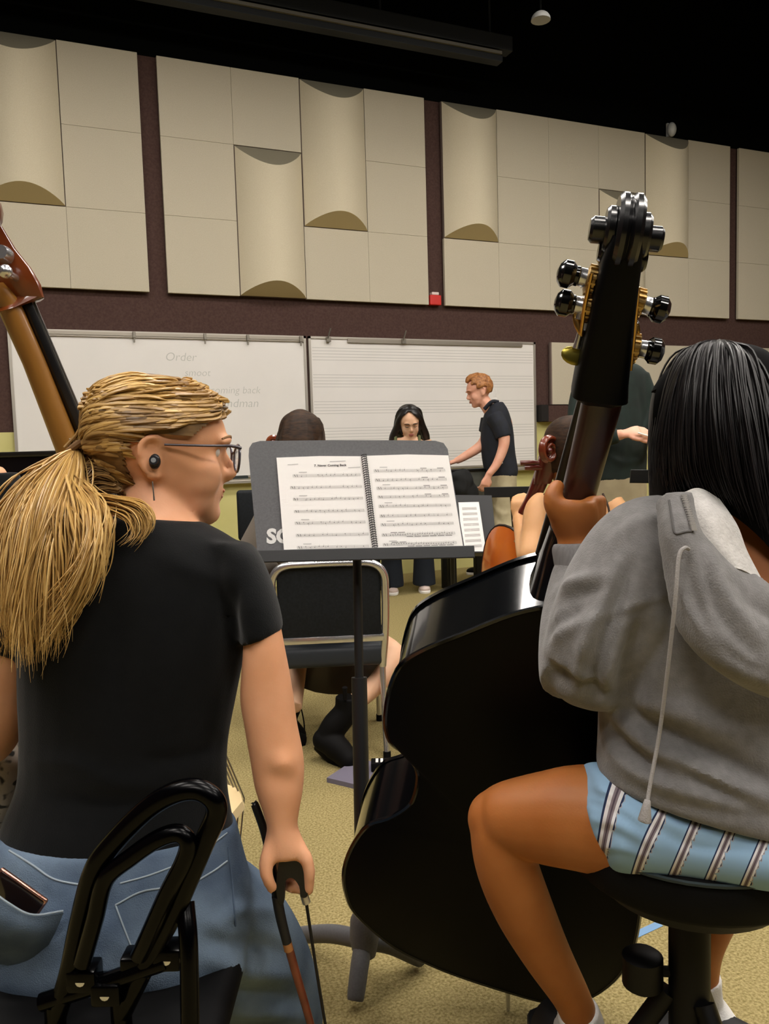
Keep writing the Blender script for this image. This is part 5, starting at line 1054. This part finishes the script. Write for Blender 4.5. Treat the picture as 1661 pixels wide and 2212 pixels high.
part('trousers', union([tube([hpc+r0*s*.09, hpc+r0*s*.24+f0*.36+EZ*.03, hpc+r0*s*.24+f0*.36-EZ*.03, np.array([*(hpc+r0*s*.22+f0*.34)[:2], .12])], [.1, .075, .07, .055], 16, 18) for s in (-1, 1)]+[ball(hpc, .17, .15, .11, np.array([r0, f0, EZ]))], .01, 3), m_jeansd, ce, fix=False)
for s in (-1, 1):
    q = hpc+r0*s*.22+f0*.34; q[2] = 0; shoe(q+f0*.16, q-f0*.06, m_boot, m_vinyl, ce)
part('hair', union([HC.shell(.018, lambda t, z: z > (.19 if abs(t) < .8 else .04), .017), ball(HC.T([-.115, 0, .03]), .045, .045, .04)], .006, 2), m_brhair, ce, fix=False)
cw = P(1132, 1162, 2.965); part('bracelet', tube([cw+r0*.034*math.cos(a)+(f0*.034)*math.sin(a)+EZ*.012*math.cos(a) for a in np.linspace(0, 2*np.pi, 24, endpoint=False)], .0035, 6, closed=True), m_gold, ce)
chair('black chair with chrome frame under the bare armed cellist', np.array([hpc[0], hpc[1], 0])-f0*.02, math.radians(-8))
# her cello
cl_ = thing('cello', 'reddish brown cello with orange body held by the bare armed cellist', 'cello', FL(1090, 1420))
ca, cb = np.array(P(1182, 985, 2.95)), np.array(P(1075, 1330, 3.25)); cx = nrm(ca-cb); cn = -r0*.75-f0*.35+EZ*.1; cn = nrm(cn-cx*(cn@cx)); cvv = np.cross(cx, cn)
part('neck', tube([P(1182, 985, 2.95), P(1170, 1030, 2.98), P(1146, 1085, 3.02), P(1118, 1130, 3.07)], [.030, .031, .026, .024], 12, 16), mat('cello_red', '4a150f', .3, col2='5d1f14', scale=15, coat=.4), cl_)
pbx = part('pegbox', loft([ring(P(1170, 1045, 2.985), r0*.034, f0*.03, 14, 3), ring(P(1180, 1005, 2.955), r0*.038, f0*.034, 14, 3), ring(P(1190, 968, 2.935), r0*.03, f0*.03, 14, 3)]), MATS['cello_red'], cl_)
c = np.array(P(1184, 974, 2.88)); sp = [c+(r0*.8+f0*.6)*(.046*(1-.8*t/11))*math.cos(t)+EZ*(.052*(1-.8*t/11))*math.sin(t) for t in np.linspace(.5, 11, 48)]
part('scroll', union([tube(sp, np.linspace(.0125, .007, 48), 8), tube([p_+nrm(np.cross(r0*.8+f0*.6, EZ))*.012 for p_ in sp], np.linspace(.008, .005, 48), 8)], .003, 1), mat('scroll_red', '55200f', .28, col2='6e2e17', scale=12, coat=.5), cl_, fix=False)
part('scroll_eye', ball(c-f0*.012, .013, .016, .013), MATS['cello_red'], cl_)
for x, y, x2, y2 in ((1150, 1000, 1195, 1002), (1158, 1010, 1200, 1012), (1222, 995, 1180, 1000)): part('peg', tube([P(x2, y2, 2.95), P((x+x2)/2, (y+y2)/2, 2.94), P(x, y, 2.93), P(2*x-(x+x2)/2-(4 if x < x2 else -4), y, 2.93)], [.006, .006, .011, .009], 10), MATS['cello_red'], cl_)
bo2 = np.array(P(1118, 1232, 3.14)); UPc = cx
m_orange = mat('cello_orange', 'a8480f', .28, col2='c4661c', scale=5, coat=.6)
part('body', loft([[bo2+UPc*(a-.2)*k_+cvv*b*k_+cn*o_ for a, b in cello_o] for k_, o_ in ((.3, -.085), (.7, -.075), (.97, -.06))]), MATS['cello_red'], cl_); part('ribs', loft([[bo2+UPc*(a-.2)*.97+cvv*b*.97+cn*o_ for a, b in cello_o] for o_ in (-.06, .06)], cap=False), m_red, cl_)
part('table', loft([[bo2+UPc*(a-.2)*k_+cvv*b*k_+cn*o_ for a, b in cello_o] for k_, o_ in ((1.0, .055), (1.0, .064), (.7, .08), (.3, .088))]), m_orange, cl_)
q = bo2+UPc*-.57; part('end_pin', tube([q+UPc*.03, q-UPc*.03, np.array([q[0], q[1], 0])], .006, 8), m_chrome, cl_)
part('edge_binding', tube([bo2+UPc*(a-.2)*1.01+cvv*b*1.01+cn*.06 for a, b in cello_o], .006, 6, closed=True), mat('cello_edge', '1d0b07', .4), cl_)
# music stand with a single sheet in front of the cellist
def small_stand(label, quad, pole_floor, lift=.02, m_=m_desk2):
    """quad: four 3D corners TL TR BR BL of the desk"""
    t = thing('music_stand', label, 'music stand', pole_floor, 'music stands further back'); q = [np.asarray(a) for a in quad]; n = nrm(np.cross(q[1]-q[0], q[3]-q[0])); n = n if n@FW > 0 else -n
    part('desk', prism(q, n*.003), m_, t, smooth=False); w = nrm(q[2]-q[3]); part('ledge', rbox((q[2]+q[3])/2-n*.03, np.linalg.norm(q[2]-q[3])/2, .03, .004, np.array([w, n, np.cross(w, n)]), .002), m_, t, smooth=False)
    m0 = (q[0]+q[1]+q[2]+q[3])/4+n*.02; pf = np.asarray(pole_floor, float); part('pole', tube([m0, pf*.6+np.array([m0[0], m0[1], m0[2]])*.4+n*.01, pf+EZ*.06], [.011, .011, .017], 12), m_, t)
    for a in (.4, 2.5, 4.6): lg = part('leg', tube([pf+EZ*.07, pf+np.array([math.cos(a), math.sin(a), 0])*.12+EZ*.05, pf+np.array([math.cos(a), math.sin(a), 0])*.25+EZ*.018], [.017, .018, .014], 10, 10), m_, t)
    return t, n, q
s2, n2, q2 = small_stand('dark music stand with one white music sheet to the right of the grey stand', [P(880, 1068, 3.95), P(1062, 1070, 3.92), P(1075, 1200, 3.82), P(885, 1200, 3.85)], (FL(985, 1470)))
pg = [P(990, 1087, 3.895), P(1034, 1086, 3.89), P(1050, 1195, 3.80), P(1000, 1198, 3.80)]; pg = [a-n2*.012 for a in pg]
sh2 = thing('sheet_music', 'loose white music sheet on the dark stand right of centre', 'sheet', (pg[2]+pg[3])/2); part('paper', prism(pg, n2*.001), m_paper, sh2, smooth=False)
g = G()
for i in range(8):
    v_ = .13+i*.105
    for j in range(5):
        vv_ = v_+(j-2)*.011; a = (pg[0]*(1-vv_)+pg[3]*vv_); b = (pg[1]*(1-vv_)+pg[2]*vv_); a2, b2_ = a+(b-a)*.15, a+(b-a)*.85; o_ = EZ*.0005; g.add([a2-o_-n2*.001, b2_-o_-n2*.001, b2_+o_-n2*.001, a2+o_-n2*.001], [(0, 1, 2, 3)])
part('staff_print', g.get(), m_print, sh2, smooth=False, fix=False, kind='stuff')
wv = nrm(q2[2]-q2[3]); text('C', .085, P(1049, 1184, 3.83)-n2*.006, wv, nrm(np.cross(n2, wv))*(1 if np.cross(n2, wv)@UP > 0 else -1), MATS['stencil_white'], s2, 'stencil_letter', bold=.004)
# flat tray stand beside the cellist's scroll and the conductor's stand
small_stand('black music stand folded flat beside the standing man in the navy polo', [P(1052, 1058, 5.2), P(1162, 1056, 5.15), P(1160, 1072, 4.8), P(1046, 1074, 4.85)], FL(1122, 1330))
small_stand('black conductor stand half hidden by the long dark hair', [P(1362, 1020, 3.9), P(1530, 1020, 3.9), P(1530, 1044, 3.7), P(1360, 1042, 3.7)], FL(1460, 1450))

# electric piano in front of the whiteboards, the young woman playing it
pn = thing('electric_piano', 'grey and black electric piano standing below the music whiteboard', 'piano', FL(930, 1285))
pA = np.array(P(790, 1020, 6.25)); pB = np.array(P(1062, 1012, 6.75)); pm = (pA+pB)/2; pw = nrm([pB[0]-pA[0], pB[1]-pA[1], 0]); pn_ = np.array([-pw[1], pw[0], 0]); hw_ = np.linalg.norm((pB-pA)[:2])/2; Ap = np.array([pw, pn_, EZ])
zt_ = pm[2]-.02; cz = np.array([pm[0], pm[1], 0]); m_pg = mat('piano_grey', '4a4c46', .45, col2='565850', scale=8)
part('case', rbox(cz+EZ*(zt_-.12)+pn_*.02, hw_, .02, .12, Ap, .004), m_pg, pn); part('keybed', rbox(cz+EZ*(zt_-.20)+pn_*.2, hw_, .18, .04, Ap, .006), m_blk, pn); part('lid', rbox(cz+EZ*(zt_+.008)+pn_*.07, hw_+.01, .09, .008, Ap, .003), m_blk, pn)
part('lower_panel', rbox(cz+EZ*(zt_-.35)+pn_*.03, hw_, .015, .10, Ap, .004), mat('piano_dark', '2c2c30', .5), pn)
for s in (-.9, .45, .9): part('leg', rbox(cz+pw*s*hw_+pn_*.15+EZ*((zt_-.24)/2), .03, .03, (zt_-.24)/2, Ap, .004), m_blk, pn)
keys = part('white_keys', rbox(cz+EZ*(zt_-.150)+pn_*.29, hw_*.92, .07, .01, Ap, .003), m_paper, pn)
for i in range(36): part('black_key', box(cz+pw*hw_*(-.88+i*.05)+EZ*(zt_-.137)+pn_*.255, .006, .04, .006, Ap), m_blk, keys, smooth=False)
jk = union([ball(cz+pw*.5*hw_+EZ*(zt_-.10)-pn_*.01, .10, .05, .13, Ap), ball(cz+pw*.62*hw_+EZ*(zt_-.19)-pn_*.01, .08, .05, .10, Ap), ball(cz+pw*.42*hw_+EZ*(zt_-.04)-pn_*.0, .08, .05, .06, Ap)], .01, 3, .5, lambda co, no: co+no*(noise3(co, 40, 2)*.008)[:, None])
single('jacket', jk, mat('black_cloth', '0e0f0f', .9), 'black jacket hanging over the electric piano', 'jacket', fix=False)
# young woman at the piano
ga = thing('person', 'young woman with black hair looking down at the electric piano', 'person', FL(890, 1275))
dG = 6.85; HG = Head(P(884, 916, dG), -f0*.93+r0*.12-EZ*.38, EZ-f0*.38, 1.12)
shg = np.array(P(880, 950, dG+.02)); hpg = np.array([shg[0], shg[1], .47])
sk = HG.skin(); sk.append(tube([HG.o-EZ*.05+f0*.02, shg+EZ*.03], [.05, .06], 12, 6)); sk.append(loft([ring(hpg, r0*.16, f0*.12, 20), ring(hpg+EZ*.22, r0*.12, f0*.09, 20), ring(shg-EZ*.13, r0*.15, f0*.09, 20), ring(shg-EZ*.02, r0*.15, f0*.065, 20), ring(shg+EZ*.02, r0*.09, f0*.06, 20)]))
for s in (-1, 1): sk.append(tube([shg+r0*s*.16-EZ*.01, shg+r0*s*.20-EZ*.24, shg+r0*s*.12-EZ*.28-f0*.24], [.045, .04, .028], 12, 14)); sk += fist(shg+r0*s*.12-EZ*.28-f0*.25, -f0-EZ*.1, EZ, .95, .5, -s)
ftg = [FL(848, 1282), FL(917, 1278)]
part('body', union(sk, .009, 4), m_skin_light, ga, fix=False)
part('top', union([loft([ring(hpg, r0*.172, f0*.13, 24), ring(hpg+EZ*.22, r0*.135, f0*.105, 24), ring(shg-EZ*.14, r0*.16, f0*.10, 24), ring(shg-EZ*.09, r0*.15, f0*.095, 24)])]+[tube([shg+r0*s*.10-EZ*.1-f0*.09, shg+r0*s*.10+EZ*.03, shg+r0*s*.10-EZ*.1+f0*.08], .016, 8, 10) for s in (-1, 1)], .009, 3), mat('olive_top', '5d6340', .9), ga, fix=False)
part('jeans', union([tube([hpg+r0*s*.08, np.array([*q[:2], .47])*.85+hpg*.15, np.array([*q[:2], .43]), q+EZ*.06+f0*.03], [.1, .08, .078, .10], 16, 18) for s, q in zip((-1, 1), ftg)], .012, 3), m_jeansd, ga, fix=False)
m_pale_shoe = mat('pale_shoe', 'cdb9b0', .7)
for q in ftg: shoe(q-f0*.10, q+f0*.12, m_pale_shoe, m_paper, ga, .05, .06)
def kG(t, z): return z > .035 if abs(t) > 1.2 else z > .208-max(0, abs(t+.15)-.15)*.06
gg = []
for s in (-1, -.5, 0, .5, 1):
    a = abs(s); gg.append([HG.T([.03-.03*(1-a), s*.01, .126]), HG.T([.02-.08*(1-a), s*.075, .10]), HG.T([.0-.11*(1-a), s*.095, .02]), HG.T([-.0-.11*(1-a), s*.11, -.07]), HG.T([-.01-.1*(1-a), s*.13, -.17])])
part('hair', union([HG.shell(.017, kG, .016), sheet([cr(np.array(q), 10) for q in gg], 16, 18, .03)]+[tube([HG.T([.04, s*.06, .095]), HG.T([.03, s*.085, .05]), HG.T([.01, s*.10, -.02]), HG.T([.0, s*.125, -.10]), HG.T([.0, s*.14, -.16])], [.014, .02, .030, .036, .022], 10, 18) for s in (-1, 1)], .007, 2), m_blkhair, ga, fix=False)
def face(Hh, par, brow, lip, down=True):
    for q in (-1, 1):
        part('eyebrow', tube([Hh.T([.099, q*.014, .034]), Hh.T([.097, q*.032, .038]), Hh.T([.085, q*.05, .033])], np.array([.0025, .003, .0015])*Hh.s, 6, 8), brow, par)
        part('eyelid', tube([Hh.T([.092, q*.018, .012]), Hh.T([.093, q*.032, .009]), Hh.T([.082, q*.046, .012])], np.array([.0018, .0026, .0016])*Hh.s, 6, 8), brow, par)
    part('lips', join(ball(Hh.T([.0975, 0, -.046]), .005*Hh.s, .021*Hh.s, .0045*Hh.s, np.array([Hh.x, Hh.y, Hh.z])), ball(Hh.T([.0965, 0, -.055]), .005*Hh.s, .018*Hh.s, .0055*Hh.s, np.array([Hh.x, Hh.y, Hh.z]))), lip, par)
face(HG, ga, m_blkhair, mat('lip_dark', 'a05a4c', .5))
bn = np.array([hpg[0], hpg[1], 0]); t = thing('bench', 'black piano bench under the young woman at the piano', 'bench', bn); part('seat', rbox(bn+EZ*.345, .3, .16, .03, Ap, .01), m_vinyl, t)
for sx in (-1, 1):
    for sy in (-1, 1): part('leg', rbox(bn+pw*sx*.26+pn_*sy*.12+EZ*.1575, .02, .02, .1575, Ap, .003), m_blk, t)

# standing man in the navy polo, reaching over
ma = thing('person', 'red haired man in navy polo and khakis bending towards the piano', 'person', FL(1090, 1275))
dM = 6.75; HM = Head(P(1036, 848, dM), -r0*.95-f0*.12-EZ*.28, EZ-r0*.3, 1.06)
def MS(rows, k=None): return sil(rows, 22, k)
sk = HM.skin(); sk.append(tube([P(1042, 862, dM), P(1058, 885, dM), P(1072, 905, dM)], [.055, .058, .07], 12, 8))
sk.append(MS([(1050, 890, 1088, 880, dM, .08), (1040, 920, 1106, 910, dM, .11), (1044, 980, 1110, 975, dM, .11), (1050, 1040, 1112, 1035, dM, .11)], 10))
sk.append(tube([P(1068, 905, dM-.13), P(1086, 935, dM-.17), P(1088, 962, dM-.18), P(1074, 1000, dM-.19), P(1056, 1025, dM-.2)], [.05, .05, .044, .036, .028], 14, 20)); sk += fist(P(1055, 1027, dM-.2), P(1046, 1052, dM-.2)-P(1055, 1027, dM-.2), -f0+r0*.3, 1.05, .8, -1)
sk.append(tube([P(1056, 910, dM+.13), P(1050, 945, dM+.10), P(1036, 965, dM+.02), P(1005, 985, dM), P(985, 996, dM)], [.05, .05, .044, .036, .028], 14, 20)); sk += fist(P(984, 996, dM), P(966, 1002, dM)-P(984, 996, dM), EZ, 1.05, .5, 1)
part('body', union(sk, .0065, 3), m_skin_pink, ma, fix=False)
part('polo_shirt', union([MS([(1054, 876, 1086, 868, dM, .08), (1044, 900, 1098, 888, dM, .125), (1038, 935, 1108, 925, dM, .135), (1040, 985, 1113, 978, dM, .135), (1048, 1025, 1119, 1015, dM, .135), (1054, 1035, 1116, 1030, dM, .13)], 14), tube([P(1066, 898, dM-.12), P(1082, 925, dM-.16), P(1088, 945, dM-.17)], [.072, .07, .066], 14, 8), tube([P(1056, 905, dM+.1), P(1050, 935, dM+.1)], [.07, .066], 14, 6)], .01, 3), m_navy, ma, fix=False)
part('collar', tube([P(1046, 884, dM-.05), P(1062, 868, dM-.07), P(1076, 868, dM-.05)], .016, 8, 10), m_navy, ma)
lt = box(P(1084, 998, dM-.15), .006, .004, .012); part('label_tag', lt, m_paper, ma, smooth=False)
fm = [FL(1108, 1290), FL(1040, 1240)]
part('trousers', union([MS([(1052, 1020, 1116, 1018, dM, .13), (1050, 1050, 1116, 1045, dM, .135), (1056, 1075, 1116, 1070, dM, .125)], 8), tube([P(1088, 1060, dM-.03), P(1090, 1120, dM-.02), fm[0]*.45+np.array(P(1090, 1120, dM-.02))*.55, fm[0]+EZ*.09], [.105, .10, .09, .075], 16, 20), tube([P(1080, 1060, dM+.06), P(1080, 1120, dM+.25), fm[1]*.5+np.array(P(1080, 1120, dM+.25))*.5, fm[1]+EZ*.09], [.105, .095, .085, .075], 16, 20)], .011, 3, .5, folds([([(1060, 1090), (1085, 1110), (1105, 1105)], 5, .01), ([(1065, 1110), (1085, 1130), (1105, 1125)], 5, -.01)])), m_khaki, ma, fix=False)
for q in fm: shoe(q-r0*.14, q+r0*.12, m_boot, m_paper, ma, .05, .065)
def kM(t, z): return z > (.205 if abs(t) < .7 else .17 if abs(t) < 1.2 else .125 if abs(t) < 1.8 else .075)
part('hair', union([HM.shell(.016, kM, .015), tube([HM.T([.07, 0, .10]), HM.T([.05, 0, .125]), HM.T([-.02, 0, .135]), HM.T([-.09, 0, .10])], [.02, .026, .026, .02], 10, 12)], .007, 1, .5, lambda co, no: co+no*(noise3(co, 90, 5)*.008)[:, None]), m_redhair, ma, fix=False)
face(HM, ma, m_redhair, mat('lip_pink', 'bb7a68', .5))

# conductor: green shirt, khakis, hands in front
cn_d = 4.7; co_ = thing('person', 'standing man in dark green shirt and khakis, head hidden behind the bass pegbox', 'person', FL(1330, 1370))
HCn = Head(P(1318, 700, cn_d), -f0*.95+r0*.2-EZ*.15, EZ, 1.05)
fc = FL(1330, 1375); POD = .17
sk = HCn.skin(); sk.append(tube([HCn.o-EZ*.04, P(1318, 775, cn_d)], [.055, .065], 12, 6)); sk.append(sil([(1262, 800, 1378, 800, cn_d, .10), (1262, 900, 1385, 900, cn_d, .11), (1268, 1030, 1388, 1030, cn_d, .11)], 20, 8))
sk.append(tube([P(1262, 815, cn_d), P(1250, 900, cn_d-.03), P(1262, 955, cn_d-.08), P(1312, 945, cn_d-.2), P(1345, 938, cn_d-.24)], [.05, .05, .045, .036, .028], 14, 20)); sk += fist(P(1345, 938, cn_d-.24), P(1375, 932, cn_d-.25)-P(1345, 938, cn_d-.24), -f0*.6+EZ*.8, 1.08, .75, 1)
sk.append(tube([P(1380, 815, cn_d), P(1408, 890, cn_d), P(1418, 950, cn_d-.1), P(1408, 955, cn_d-.22)], [.05, .05, .04, .028], 14, 16)); sk += fist(P(1412, 950, cn_d-.22), P(1398, 940, cn_d-.24)-P(1412, 950, cn_d-.22), -f0*.6+EZ*.6, 1.0, .9, -1)
part('body', union(sk, .0055, 3), m_skin_pink, co_, fix=False)
part('shirt', union([sil([(1290, 780, 1350, 780, cn_d, .08), (1256, 800, 1392, 800, cn_d, .115), (1246, 850, 1398, 850, cn_d, .13), (1252, 930, 1396, 930, cn_d, .135), (1256, 1000, 1396, 1000, cn_d, .135), (1262, 1040, 1392, 1046, cn_d, .13)], 26, 16), tube([P(1266, 812, cn_d), P(1250, 890, cn_d-.03), P(1258, 950, cn_d-.08), P(1300, 948, cn_d-.19), P(1336, 940, cn_d-.235)], [.066, .064, .06, .05, .044], 16, 22), tube([P(1378, 812, cn_d), P(1406, 890, cn_d), P(1418, 948, cn_d-.1)], [.066, .062, .05], 16, 14)], .009, 3, .5, folds([([(1345, 800), (1350, 900), (1345, 1030)], 3, .006), ([(1290, 860), (1310, 900), (1330, 910)], 6, .008), ([(1380, 840), (1390, 900), (1385, 940)], 6, -.01), ([(1300, 980), (1350, 1000), (1390, 990)], 6, .008)])), m_green, co_, fix=False)
ftc = [np.array([*(fc-r0*.13)[:2], POD]), np.array([*(fc+r0*.13)[:2], POD])]
part('trousers', union([sil([(1264, 1025, 1392, 1025, cn_d, .13), (1266, 1060, 1396, 1060, cn_d, .13), (1270, 1100, 1392, 1100, cn_d, .12)], 24, 8)]+[tube([P(x, 1085, cn_d), P(x2, 1150, cn_d), q+EZ*.08], [.105, .10, .075], 16, 16) for x, x2, q in ((1298, 1295, ftc[0]), (1362, 1368, ftc[1]))], .011, 3), mat('khaki_dark', '94876a', .9, col2='a09374', scale=12), co_, fix=False)
for q in ftc: shoe(q-f0*.16, q+f0*.1, m_boot, m_vinyl, co_, .05, .065)
part('hair', union([HCn.shell(.012, kM, .011)], .006, 1), m_brhair, co_, fix=False)
t = thing('baton', 'thin white baton held by the man in the green shirt', 'baton', P(1395, 942, cn_d-.3)); part('stick', tube([P(1378, 935, cn_d-.3), P(1412, 945, cn_d-.3)], [.004, .003], 8), m_paper, t)
t = thing('podium', 'low dark carpeted podium under the man in the green shirt', 'podium', np.array([fc[0], fc[1], 0])); part('deck', rbox(np.array([fc[0], fc[1], POD/2]), .5, .5, POD/2, np.array([r0, f0, EZ]), .01), mat('podium_carpet', '3a342c', .95), t)
single('audio_cable', tube([P(1250, 862, 4.35), P(1243, 890, 4.35), P(1240, 920, 4.36), P(1238, 950, 4.4), P(1236, 1050, 4.5), FL(1240, 1400, .006)], .004, 6, 30), m_paper, 'thin white cable hanging beside the green shirt', 'cable')
# black gig bag behind the dark hair
gp = [(1404, 1100, 1600, 1100, 3.0, .12), (1402, 950, 1600, 950, 3.0, .14), (1408, 860, 1590, 860, 3.0, .13), (1428, 810, 1560, 810, 3.0, .11), (1455, 792, 1530, 792, 3.0, .06)]
b0 = FL(1500, 1560); gb_ = [sil(gp, 24, 16), loft([ring(np.array([b0[0], b0[1], z]), r0*a, f0*b, 24) for z, a, b in ((.0, .18, .12), (.1, .22, .15), (.5, .2, .15), (P(1500, 1090, 3.0)[2], .17, .12))])]
gbt = thing('gig_bag', 'tall black padded gig bag standing behind the long dark hair', 'bag', b0); part('shell', union(gb_, .012, 3, .5, folds([([(1425, 815), (1415, 850), (1440, 870)], 5, .012), ([(1435, 830), (1425, 870), (1420, 900)], 5, -.01)])), mat('bag_nylon', '0d0e10', .5), gbt, fix=False)
part('zipper', tube([P(1418, 850, 2.88), P(1430, 815, 2.9), P(1450, 798, 2.95)], .004, 6, 10), mat('zip_grey', '5a5c60', .4, .5), gbt)
# black upright piano at the left edge and a player in black beside it
ub = FL(60, 1430); ut = P(60, 975, 3.6); up_ = thing('upright_piano', 'black upright piano behind the blonde ponytail', 'piano', np.array([ut[0], ut[1], 0])); Au = np.array([r0, f0, EZ]); cu_ = np.array([ut[0], ut[1], 0])
part('case', rbox(cu_+EZ*(ut[2]/2-.01)+f0*.15-r0*.1, .62, .15, ut[2]/2-.012, Au, .006), m_ebony, up_); part('lid', rbox(cu_+EZ*(ut[2]-.012)+f0*.15-r0*.1, .635, .165, .012, Au, .004), mat('piano_lid', '15130f', .3, coat=.4), up_)
nb = thing('person', 'player in black clothes at the left edge of the frame', 'person', FL(-60, 1560)); HN = Head(P(-70, 905, 2.7), f0+r0*.2, EZ, 1.0)
shn = np.array(P(-60, 1010, 2.7)); hpn = np.array([shn[0], shn[1], .46])
sk = HN.skin()+[tube([HN.o-EZ*.04, shn+EZ*.02], [.055, .07], 12, 6), loft([ring(hpn, r0*.15, f0*.11, 20), ring(shn-EZ*.1, r0*.15, f0*.1, 20), ring(shn, r0*.1, f0*.07, 20)])]
part('body', union(sk, .01, 3), m_skin_fair, nb, fix=False)
part('black_shirt', union([loft([ring(hpn-EZ*.02, r0*.18, f0*.14, 24), ring(hpn+EZ*.25, r0*.16, f0*.12, 24), ring(shn-EZ*.14, r0*.19, f0*.12, 24), ring(shn-EZ*.02, r0*.15, f0*.09, 24)]), tube([shn+r0*.16-EZ*.06, shn+r0*.22-EZ*.3, shn+r0*.1-EZ*.33+f0*.22], [.06, .055, .04], 14, 14), tube([shn-r0*.16-EZ*.06, shn-r0*.22-EZ*.3, shn-r0*.1-EZ*.33+f0*.22], [.06, .055, .04], 14, 14)], .01, 3), m_tee, nb, fix=False)
for s in (-1, 1): part('trouser_leg', union([tube([hpn+r0*s*.08, hpn+r0*s*.12+f0*.42+EZ*.03, np.array([*(hpn+r0*s*.12+f0*.42)[:2], .0])], [.09, .07, .055], 14, 14)], .01, 2), m_tee, nb, fix=False)
part('hair', union([HN.shell(.015, lambda t, z: z > (.19 if abs(t) < .8 else .05), .014)], .007, 1), m_brhair, nb, fix=False)
chair('black chair with chrome frame under the player in black at the left edge', np.array([hpn[0], hpn[1], 0]), 0)
